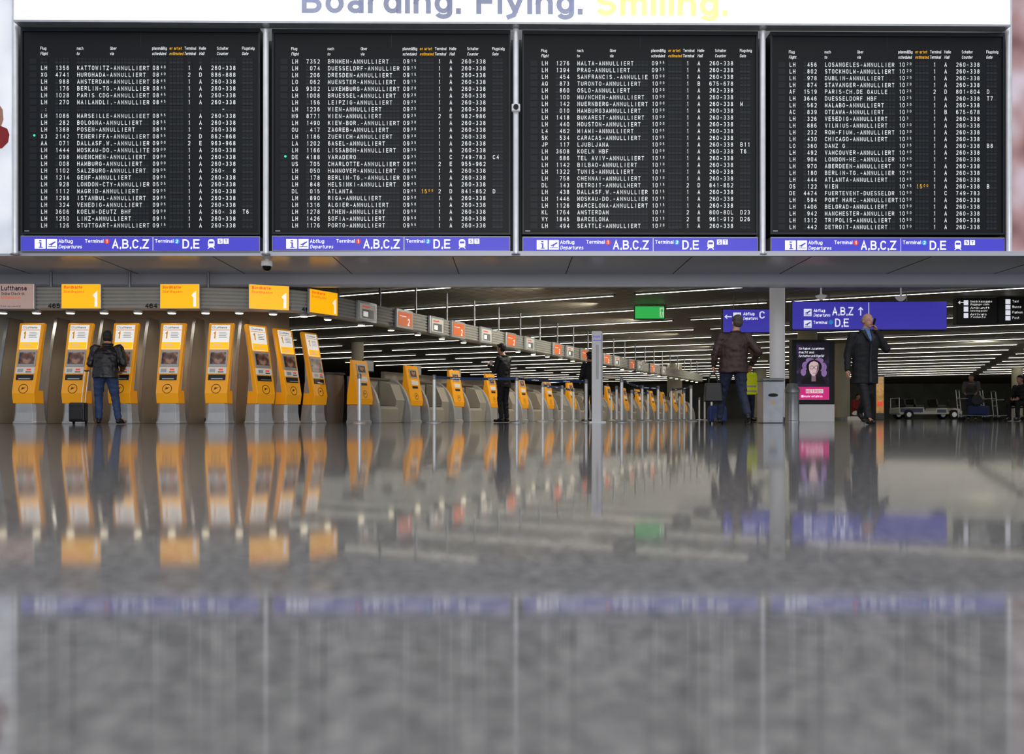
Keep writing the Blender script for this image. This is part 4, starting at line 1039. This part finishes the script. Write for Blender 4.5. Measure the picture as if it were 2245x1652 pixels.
def person(loc,rot,label,pose={},top=M_suit,legs=M_suit,hair=M_hairD,bald=False,hem=.86,scale=1.0,vox=.009,topname='jacket',girth=1.0,shirt=None,curlL=.5,curlR=.5,pnL=None,pnR=None,loose=.022,amp=.012):
    J=dict(DEF); J.update(pose); V={k:(Vector(v) if isinstance(v,tuple) else v) for k,v in J.items()}
    t=thing('person',loc,rot,label=label,cat='person'); t.scale=(scale,)*3
    h=V['head']; RZ=Matrix.Rotation(V['yaw'],3,'Z')
    H_=lambda x,y,z:h+RZ@Vector((x,y,z))
    mb=MB(); m=M_skin
    mb.ell(H_(0,.012,.02),(.077,.096,.100),m,18,12,RZ); mb.ell(H_(0,-.022,-.045),(.056,.068,.068),m,16,10,RZ)
    mb.ell(H_(0,-.055,-.095),(.028,.024,.020),m,10,8,RZ)
    mb.ell(H_(0,-.094,-.022),(.013,.018,.024),m,10,8,RZ); mb.cap(H_(0,-.082,.015),.009,H_(0,-.100,-.028),.012,m,8)
    mb.cap(H_(-.035,-.078,.026),.010,H_(.035,-.078,.026),.010,m,8)
    mb.ell(H_(0,-.084,-.060),(.024,.012,.009),m,10,6,RZ)
    for sx in (-1,1): mb.ell(H_(sx*.079,.012,-.012),(.010,.022,.032),m,8,8,RZ)
    mb.cap(V['neck'],.062,h+Vector((0,.01,-.07)),.054,m,14)
    g=girth
    mb.loft([ering(V['pelvis']+Vector((0,0,-.08)),.14*g,.10*g),ering(V['pelvis'],.155*g,.105*g),ering(V['waist'],.135*g,.095*g),ering(V['chest'],.155*g,.11*g),ering(V['neck']+Vector((0,0,-.06)),.15,.085),ering(V['neck'],.06,.055)],m)
    for S,sd,cu,pn in (('L',1,curlL,pnL),('R',-1,curlR,pnR)):
        mb.cap(V['sh'+S],.055,V['el'+S],.042,m); mb.cap(V['el'+S],.042,V['wr'+S],.027,m)
        hand(mb,V['el'+S],V['wr'+S],sd,m,cu,pn)
        mb.cap(V['hp'+S],.085,V['kn'+S],.055,m); mb.cap(V['kn'+S],.053,V['an'+S],.038,m)
        mb.cap(V['an'+S],.036,V['toe'+S]+Vector((0,.03,0)),.028,m)
    voxobj(mb,'body',t,M_skin,vox*.85,smooth_it=2)
    for sx in (-1,1):
        mb=MB(); mb.ell(H_(sx*.030,-.083,.005),(.012,.008,.006),M_paper,8,6,RZ); mb.ell(H_(sx*.030,-.090,.005),(.0055,.003,.0055),M_dark,8,6,RZ)
        obj(mb,'eye',parent=t,smooth=True)
    mb=MB().ell(H_(0,-.094,-.060),(.021,.004,.0035),M_redc,10,6,RZ); obj(mb,'mouth',parent=t,smooth=True)
    if hair is not None:
        mb=MB()
        if bald:
            for sx in (-1,1): mb.ell(H_(sx*.064,.028,.012),(.020,.055,.045),hair,12,8,RZ)
            mb.ell(H_(0,.086,.0),(.062,.024,.045),hair,12,8,RZ)
        else:
            mb.ell(H_(0,.024,.042),(.084,.098,.092),hair,16,12,RZ); mb.ell(H_(0,.050,.0),(.080,.068,.085),hair,16,10,RZ)
            mb.ell(H_(.02,-.055,.085),(.045,.03,.022),hair,12,8,RZ)
        voxobj(mb,'hair',t,hair,vox*.8,amp=.004,sc_=30,smooth_it=2)
    mb=MB(); w=V['waist']; p=V['pelvis']; lo=loose
    hemc=Vector((p.x,p.y,hem))
    rings=[ering(hemc,.185*g+lo*.6,.135*g+lo*.6)]
    if hem<p.z-.03: rings.append(ering(p,.175*g+lo*.6,.128*g+lo*.5))
    rings+=[ering(w,.160*g+lo,.115*g+lo),ering(V['chest'],.175*g+lo,.125*g+lo*.8),ering(V['chest']*.35+V['neck']*.65+Vector((0,0,-.01)),.175+lo*.5,.105+lo*.3),ering(V['neck']+Vector((0,0,-.015)),.095,.080),ering(V['neck']+Vector((0,.004,.035)),.070,.068)]
    mb.loft(rings,top)
    nk=V['neck']
    for i in range(16):
        a0=-math.pi/2+.45+(2*math.pi-.9)*i/16; a1=-math.pi/2+.45+(2*math.pi-.9)*(i+1)/16
        mb.cap(nk+Vector((.080*math.cos(a0),.074*math.sin(a0),.012+.012*math.sin(a0))),.018,nk+Vector((.080*math.cos(a1),.074*math.sin(a1),.012+.012*math.sin(a1))),.018,top,8)
    for S in 'LR':
        sh,el_2,wr=V['sh'+S],V['el'+S],V['wr'+S]; e2=el_2.lerp(wr,.96)
        mb.cap(sh.lerp(V['neck'],.25)+Vector((0,0,-.03)),.075,sh,.073+lo*.3,top); mb.cap(sh,.070+lo*.3,el_2,.055+lo*.3,top); mb.cap(el_2,.055+lo*.3,e2,.040+lo*.2,top)
    voxobj(mb,topname,t,top,vox,amp=amp,sc_=9)
    if shirt is not None:
        mb=MB(); ch=V['chest']
        y1=nk+Vector((0,-.085,-.01)); y2=Vector((0,ch.y-.145*g-lo,ch.z+.02))
        pts=[y1+Vector((-.040,.02,.04)),y1+Vector((.040,.02,.04)),y2.lerp(y1,.45)+Vector((.026,-.012,0)),y2+Vector((0,-.006,0)),y2.lerp(y1,.45)+Vector((-.026,-.012,0))]
        mb.loft([[tuple(q) for q in pts],[tuple(q+Vector((0,.05,0))) for q in pts]],shirt)
        mb.lathe((nk.x,nk.y-.005,nk.z+.01),[(.074,.0),(.068,.05),(.055,.05)],shirt,18)
        obj(mb,'shirt_front',parent=t,smooth=True)
        for sx in (-1,1):
            mb=MB(); q=[y1+Vector((sx*.045,.012,.045)),y1+Vector((sx*.085,.03,.01)),y2+Vector((sx*.080,.006,.06)),y2+Vector((sx*.055,.0,.03)),y2+Vector((sx*.006,-.012,-.04))]
            mb.loft([[tuple(v) for v in q],[tuple(v+Vector((0,-.012,0))) for v in q]],M_lapel); obj(mb,'lapel',parent=t)
        mb=MB(); yb=p.y-.140*g-lo
        mb.loft([[(-.012,y2.y-.010,y2.z-.03),(.012,y2.y-.010,y2.z-.03),(.012,y2.y+.02,y2.z-.03),(-.012,y2.y+.02,y2.z-.03)],[(-.012,yb-.006,w.z),(.012,yb-.006,w.z),(.012,yb+.03,w.z),(-.012,yb+.03,w.z)],[(-.02,yb-.012,hem+.02),(.02,yb-.012,hem+.02),(.02,yb+.03,hem+.02),(-.02,yb+.03,hem+.02)]],M_lapel)
        obj(mb,'coat_front_edge',parent=t)
    mb=MB()
    mb.loft([ering(p+Vector((0,0,.06)),.150*g,.110*g),ering(p,.165*g,.120*g),ering(p+Vector((0,0,-.08)),.16*g,.115*g)],legs)
    for S in 'LR':
        hp,kn,an=V['hp'+S],V['kn'+S],V['an'+S]
        mb.cap(hp,.098*g,kn,.070,legs); mb.cap(kn,.070,an+(kn-an).normalized()*.03,.056,legs)
    voxobj(mb,'trousers',t,legs,vox,amp=amp*.8,sc_=10)
    for S in 'LR':
        an,to=V['an'+S],V['toe'+S]; d=(to-an); mb=MB()
        heel=an+Vector((0,.03,-.045)) if abs(d.z)<.12 else an+Vector((0,.02,-.03))
        mb.cap(heel,.038,to,.032,M_shoe); mb.cap(an+Vector((0,0,-.01)),.045,heel.lerp(to,.55)+Vector((0,0,.012)),.036,M_shoe)
        voxobj(mb,'shoe',t,M_shoe,vox*.9,smooth_it=2)
    return t,V
R180=math.pi
D=14.28; xp=wx(232,D)
person((xp,D,0.0),R180+.25,'man in black leather jacket and blue jeans using a kiosk',
 dict(head=(.02,-.23,1.52),neck=(.0,-.13,1.38),chest=(0,-.08,1.21),waist=(0,-.0,1.02),pelvis=(0,.03,.90),shL=(.20,-.12,1.32),elL=(.27,-.10,1.05),wrL=(.14,-.29,1.02),
 shR=(-.20,-.10,1.32),elR=(-.28,.0,1.05),wrR=(-.22,-.20,.96),hpL=(.09,.03,.88),knL=(.12,-.03,.48),hpR=(-.09,.03,.88),knR=(-.15,.0,.48),anL=(.10,.04,.09),anR=(-.22,.10,.09),toeL=(.13,-.14,.04),toeR=(-.29,-.07,.04),yaw=.2),
 top=M_leather,legs=M_jeans,hair=M_hairD,hem=.80,girth=1.12,curlL=.6,curlR=.6)
x=wx(172,14.1); t=thing('suitcase',(x,14.1,0),.15,label='small black wheeled suitcase with extended pull handle',cat='suitcase')
obj(MB().box(-.13,.13,-.1,.1,.04,.37,M_dark),'body',parent=t,bevel=.03)
obj(MB().box(-.10,.10,-.125,-.101,.08,.27,M_leather),'front_pocket',parent=t,bevel=.012)
mb=MB(); mb.cyl((.08,.07,.36),(.14,.07,.92),.007,.007,M_chrome,8); mb.cyl((.02,.07,.36),(.08,.07,.92),.007,.007,M_chrome,8); mb.cyl((.07,.07,.92),(.15,.07,.92),.014,.014,M_dark,8); obj(mb,'pull_handle',parent=t)
for sx in (-.1,.1): obj(MB().cyl((sx-.012,.07,.03),(sx+.012,.07,.03),.03,.03,M_tyre,16),'wheel',parent=t)
D=18.7
person((wx(1103,D),D,0),-math.radians(125),'man in black suit standing and looking at a phone',
 dict(head=(0,-.06,1.68),elL=(.22,-.08,1.16),wrL=(.12,-.30,1.30),elR=(-.23,-.05,1.16),wrR=(-.12,-.27,1.24)),top=M_suit,legs=M_suit,hem=.80,scale=1.0)
t=thing('phone',(wx(1078.5,D-.2)-.02,D-.03,1.35),label='small dark phone held by the man in the suit',cat='phone')
obj(MB().box(-.035,.035,-.006,.006,-.07,.07,M_dark),'body',parent=t,bevel=.004)
obj(MB().box(-.03,.03,-.008,-.0062,-.055,.06,M_screen),'screen',parent=t)
D=20.2
person((wx(1293,D),D,0),-math.radians(150),'man in black suit standing behind the information pillar',
 dict(elL=(.24,-.02,1.16),wrL=(.16,-.2,1.05)),top=M_suit,legs=M_suit,hem=.80,scale=.97)
D=13.4; xp=wx(1608,D)
person((xp,D,0),R180-.15,'man in brown jacket and dark jeans walking away with bags',
 dict(head=(-.06,-.05,1.665),neck=(-.03,.0,1.49),chest=(0,0,1.30),pelvis=(0,.02,.95),shL=(.20,.02,1.42),elL=(.29,.03,1.15),wrL=(.31,-.02,.97),shR=(-.21,.02,1.42),elR=(-.38,.10,1.17),wrR=(-.30,-.08,1.00),
 hpL=(.10,.02,.92),hpR=(-.10,.02,.92),knL=(.16,-.14,.52),anL=(.20,-.22,.10),toeL=(.24,-.41,.06),knR=(-.14,.02,.50),anR=(-.19,.28,.16),toeR=(-.22,.12,.045),yaw=.3),
 top=M_brownj,legs=M_jeansD,hair=M_hairG,hem=.84,girth=1.22,loose=.03,curlL=1.4,vox=.009)
x=wx(1564,D); t=thing('handbag',(x,D+.02,.37),label='black handbag carried in the walking man\'s hand',cat='bag')
obj(MB().prism_y([(-.15,.0),(.15,0),(.125,.31),(-.125,.31)],-.06,.06,M_leather),'body',parent=t,bevel=.02)
for yy_ in (-.03,.03):
    mb=MB(); prev=None
    for i in range(13):
        a=math.pi*i/12; q=(.075*math.cos(a),yy_*(1-math.sin(a)*.8),.30+.17*math.sin(a))
        if prev: mb.cyl(prev,q,.009,.009,M_dark,8)
        prev=q
    obj(mb,'handle',parent=t,smooth=True)
x=wx(1572,D+.65); t=thing('trolley_bag',(x,D+.65,0),label='blue soft travel bag on small wheels',cat='suitcase')
obj(MB().loft([[(sx_*.15*k,y_*.09*k,z) for sx_,y_ in ((-1,-1),(1,-1),(1,1),(-1,1))] for z,k in ((.035,.95),(.1,1.0),(.26,1.0),(.32,.85))],M_bluebag),'body',parent=t,bevel=.025)
obj(MB().box(-.1,.1,-.105,-.088,.06,.2,M_cartblue),'front_pocket',parent=t,bevel=.008)
mb=MB(); mb.box(-.05,.05,-.01,.01,.315,.345,M_dark); obj(mb,'grip',parent=t)
for sx in (-.1,.1): obj(MB().cyl((sx-.012,.05,.025),(sx+.012,.05,.025),.025,.025,M_tyre,16),'wheel',parent=t)
D=13.3; xp=wx(1897,D)
person((xp,D,0),.08,'bald man in dark coat phoning while walking, light blue collar',
 dict(head=(.02,-.04,1.675),neck=(0,.0,1.50),chest=(0,0,1.31),shL=(.20,.01,1.43),elL=(.32,-.06,1.22),wrL=(.165,-.05,1.51),shR=(-.20,.02,1.43),elR=(-.27,.05,1.14),wrR=(-.31,-.02,.88),
 knL=(.09,.05,.52),anL=(.07,.32,.20),toeL=(.08,.20,.07),knR=(-.05,-.08,.50),anR=(-.03,-.16,.09),toeR=(-.04,-.34,.045),yaw=.15),
 top=M_coat,legs=M_suit,hair=M_hairL,bald=True,hem=.66,girth=1.08,shirt=M_shirt,topname='coat',curlL=.9,pnL=(-.8,0,.3),loose=.030,amp=.006)
t=thing('phone',(xp+.122,D-.055,1.655),label='dark mobile phone held against the bald man\'s ear',cat='phone'); t.rotation_euler=(0.35,.12,.1)
obj(MB().box(-.006,.006,-.026,.026,-.06,.06,M_dark),'body',parent=t,bevel=.004)
D=23.5; t,V=person((wx(1643,D),D,0),.3,'worker wearing a yellow high-visibility vest and dark trousers',
 dict(),top=M_vest,legs=M_jeansD,hem=.82,scale=.93,vox=.014,topname='vest',girth=1.1,loose=.03,amp=.006)
for z,rx,ry in ((1.05,.20,.155),(.90,.215,.17)):
    mb=MB(); mb.loft([ering((0,.01,z),rx+.016,ry+.016),ering((0,.01,z+.05),rx+.016,ry+.016)],M_reflect)
    obj(mb,'reflective_band',parent=t,smooth=True)
D=36; person((wx(1329,D),D,0),1.2,'person in long purple coat standing by the barriers',dict(),top=M_purple,legs=M_suit,hem=.6,scale=.92,vox=.018,topname='coat')
SIT=dict(head=(0,-.10,1.22),neck=(0,-.02,1.05),chest=(0,.0,.88),waist=(0,.03,.66),pelvis=(0,.04,.54),shL=(.19,0,.99),elL=(.24,-.08,.74),wrL=(.12,-.30,.66),shR=(-.19,0,.99),elR=(-.24,-.08,.74),wrR=(-.12,-.30,.66),
 hpL=(.1,0,.53),knL=(.13,-.42,.52),anL=(.13,-.40,.10),toeL=(.14,-.57,.04),hpR=(-.1,0,.53),knR=(-.13,-.42,.52),anR=(-.13,-.38,.10),toeR=(-.14,-.55,.04))
D=24; person((wx(2240,D),D,0),-1.1,'person in black clothing sitting on a waiting bench',SIT,top=M_suit,legs=M_suit,hem=.50,vox=.014)
t=thing('waiting_bench',(wx(2240,D)+.15,D+.05,0),-1.1,label='black seat bench with steel legs',cat='bench')
obj(MB().box(-.5,.5,-.22,.25,.39,.43,M_dark),'seat',parent=t,bevel=.015); obj(MB().box(-.5,.5,.24,.28,.46,.85,M_dark),'backrest',parent=t,bevel=.015)
for sx in (-.4,.4): obj(MB().box(sx-.02,sx+.02,-.2,.26,.0,.03,M_steel).box(sx-.02,sx+.02,0,.04,.03,.39,M_steel).box(sx-.02,sx+.02,.24,.27,.38,.5,M_steel),'leg',parent=t)
D=27; person((wx(2150,D),D+.5,0),-.6,'person in grey pullover bending over a baggage trolley',
 dict(head=(0,-.32,1.42),neck=(0,-.24,1.30),chest=(0,-.16,1.16),waist=(0,-.04,1.0),shL=(.18,-.22,1.24),elL=(.22,-.3,1.0),wrL=(.18,-.45,.92),shR=(-.18,-.22,1.24),elR=(-.22,-.3,1.0),wrR=(-.18,-.45,.92)),top=M_greyc,legs=M_jeansD,hair=M_hairG,vox=.015,topname='pullover')
D=33; LOW={k:((v[0],v[1],v[2]-.22) if isinstance(v,tuple) and not k.startswith(('an','toe')) else v) for k,v in SIT.items()}
person((wx(1877,D),D,0),.5,'person in red and white clothing sitting by the column',LOW,top=M_redc,legs=M_paper,hem=.30,vox=.018,scale=.95)
t2=thing('storage_box',(wx(1877,D),D+.05,0),.5,label='low pale box used as a seat by the column',cat='box')
obj(MB().box(-.25,.25,-.12,.2,0,.15,M_paper),'body',parent=t2,bevel=.02); obj(MB().box(-.26,.26,-.13,.21,.151,.17,M_steelD),'lid',parent=t2)

def trolley(px,D,rot,bag):
    t=thing('baggage_trolley',(wx(px,D),D,0),rot,label='steel airport baggage trolley'+(' loaded with dark blue bags' if bag else ' without luggage'),cat='trolley',group='baggage trolleys in the waiting area')
    mb=MB()
    for sx in (-.25,.25):
        mb.cyl((sx,-.45,.16),(sx,.4,.18),.014,.014,M_steel,8); mb.cyl((sx,.4,.12),(sx,.48,1.0),.014,.014,M_steel,8); mb.cyl((sx,.44,.7),(sx*.8,.2,.72),.01,.01,M_steel,8)
    for y in (-.45,-.2,.1,.4): mb.cyl((-.25,y,.165),(.25,y,.165),.01,.01,M_steel,8)
    for z in (.5,.75): mb.cyl((-.25,.45,z),(.25,.45,z),.01,.01,M_steel,8)
    obj(mb,'frame',parent=t); obj(MB().cyl((-.29,.48,1.0),(.29,.48,1.0),.02,.02,M_dark,10),'push_bar',parent=t)
    mb=MB().box(-.2,.2,.2,.43,.7,.72,M_steel); obj(mb,'basket',parent=t)
    for sx,y in ((-.25,.35),(.25,.35),(0,-.4)): obj(MB().cyl((sx-.02,y,.065),(sx+.02,y,.065),.064,.064,M_tyre,16).box(sx-.005,sx+.005,y-.01,y+.01,.07,.16,M_steel),'wheel',parent=t)
    if bag:
        b=thing('travel_bag',(wx(px,D),D-.02,.18),rot,label='dark blue soft travel bag on the trolley',cat='bag')
        obj(MB().box(-.24,.24,-.38,.16,.0,.30,M_bluebag),'body',parent=b,bevel=.05)
        obj(MB().box(-.08,.08,-.15,-.05,.30,.34,M_dark),'handle',parent=b,bevel=.01)
        b=thing('travel_bag',(wx(px,D),D-.02,.50),rot,label='black duffel bag stacked on the blue bag',cat='bag')
        obj(MB().cyl((-.26,-.1,.17),(.26,-.1,.17),.15,.15,M_dark,16),'body',parent=b,smooth=True); obj(MB().box(-.1,.1,-.12,-.08,.31,.35,M_leather),'handle',parent=b)
trolley(2136,26,.9,True); trolley(2188,26.5,1.2,False); trolley(2212,28,1.3,False)

D=45; t=thing('electric_cart',(wx(2028,D),D,0),0,label='white and blue electric passenger cart with black wheels',cat='electric cart')
prof=[(-1.7,.32),(-1.68,.62),(-1.2,.66),(-.35,.66),(-.3,.45),(.25,.45),(.35,.62),(.9,.62),(.95,.4),(1.1,.4),(1.25,.62),(1.6,.58),(1.74,.42),(1.72,.28),(-1.6,.26)]
obj(MB().prism_y(prof,-.6,.6,M_cartwhite),'body',parent=t,bevel=.03)
obj(MB().box(-1.64,-.42,-.612,-.6,.38,.60,M_cartblue).box(.35,.85,-.612,-.6,.36,.54,M_cartblue),'side_panel',parent=t)
for xw in (-1.2,1.25):
    for yw in (-.58,.58): 
        obj(MB().cyl((xw,yw-.09,.26),(xw,yw+.09,.26),.26,.26,M_tyre,24).cyl((xw,yw-.1,.26),(xw,yw+.1,.26),.13,.13,M_steel,16),'wheel',parent=t,smooth=True)
for xs_ in (-1.3,-.75,.45):
    obj(MB().box(xs_,xs_+.45,-.5,.5,.66,.80,M_dark).prism_y([(xs_-.06,.78),(xs_+.04,.78),(xs_-.02,1.12),(xs_-.12,1.12)],-.5,.5,M_dark),'seat',parent=t,bevel=.02)
mb=MB().cyl((1.35,-.2,.58),(1.12,-.2,.92),.02,.02,M_dark,8)
ring=[Vector((1.12,-.2,.92))+Vector((.07*math.sin(a),.19*math.cos(a),.13*math.sin(a))) for a in [2*math.pi*i/16 for i in range(16)]]
for i in range(16): mb.cyl(ring[i],ring[(i+1)%16],.014,.014,M_dark,6)
obj(mb,'steering_wheel',parent=t)
mb=MB()
for yw in (-.5,.5): mb.cyl((-1.65,yw,.62),(-1.65,yw,1.15),.02,.02,M_steel,8)
mb.cyl((-1.65,-.5,1.15),(-1.65,.5,1.15),.02,.02,M_steel,8); obj(mb,'rear_rail',parent=t)

# ------------------------------------------------------------ light and camera
w=bpy.data.worlds.new('hall_light'); sc.world=w; w.use_nodes=True
bg=w.node_tree.nodes['Background']; bg.inputs['Color'].default_value=(.82,.87,1.0,1); bg.inputs['Strength'].default_value=.64
def area(name,loc,sx_,sy_,energy,color=(1,1,1),rotx=0):
    l=bpy.data.lights.new(name,'AREA'); l.shape='RECTANGLE'; l.size=sx_; l.size_y=sy_; l.energy=energy; l.color=color
    o=bpy.data.objects.new(name,l); col.objects.link(o); o.location=loc; o.rotation_euler=(rotx,0,0); return o
area('overhead_fill',(0,4,10),20,8,450,(1,.97,.92),math.radians(-10))  # unseen fill light added overhead to brighten board and floor
area('front_fill',(2,-4,4.5),16,4,600,(1,.98,.96),math.radians(78))  # unseen fill added behind the camera, lights board, kiosks and people from the front
def spot(loc,tgt,e,col_=(1,.95,.84),ang=125):
    l=bpy.data.lights.new('added_spot','SPOT'); l.energy=e; l.spot_size=math.radians(ang); l.spot_blend=.6; l.shadow_soft_size=.05; l.color=col_
    o=bpy.data.objects.new('added_spot',l); col.objects.link(o); o.location=loc
    o.rotation_euler=(Vector(tgt)-Vector(loc)).to_track_quat('-Z','Y').to_euler()
for t_ in (17.5,21,25,30,36,43):
    a=ts(t_,-7.2); b=ts(t_+.5,-10.4); spot((a[0],a[1],3.05),(b[0],b[1],.9),210)  # spots without fittings, added to brighten the counter row
for t_,s_ in ((38,3),(42,14),(58,2),(60,12)):
    a=ts(t_,s_); spot((a[0],a[1],3.05),(a[0]+1.5,a[1]+4,.6),380,(1,.96,.86),150)  # more spots without fittings, added to lift the dark far hall
for px in (90,210,316,420,525):
    x=wx(px,15.3); spot((x,15.3,2.05),(x,15.75,.8),18,(1,.88,.70),110)

cam=bpy.data.cameras.new('camera'); co=bpy.data.objects.new('camera',cam); col.objects.link(co)
co.location=(0,0,CH); co.rotation_euler=(math.radians(90),0,0)
cam.sensor_width=36; cam.clip_end=300; cam.clip_start=.02
cam.lens=F/2245*36; cam.shift_y=(HY-826)/2245
cam.dof.use_dof=True; cam.dof.focus_distance=14; cam.dof.aperture_fstop=3.6
sc.camera=co
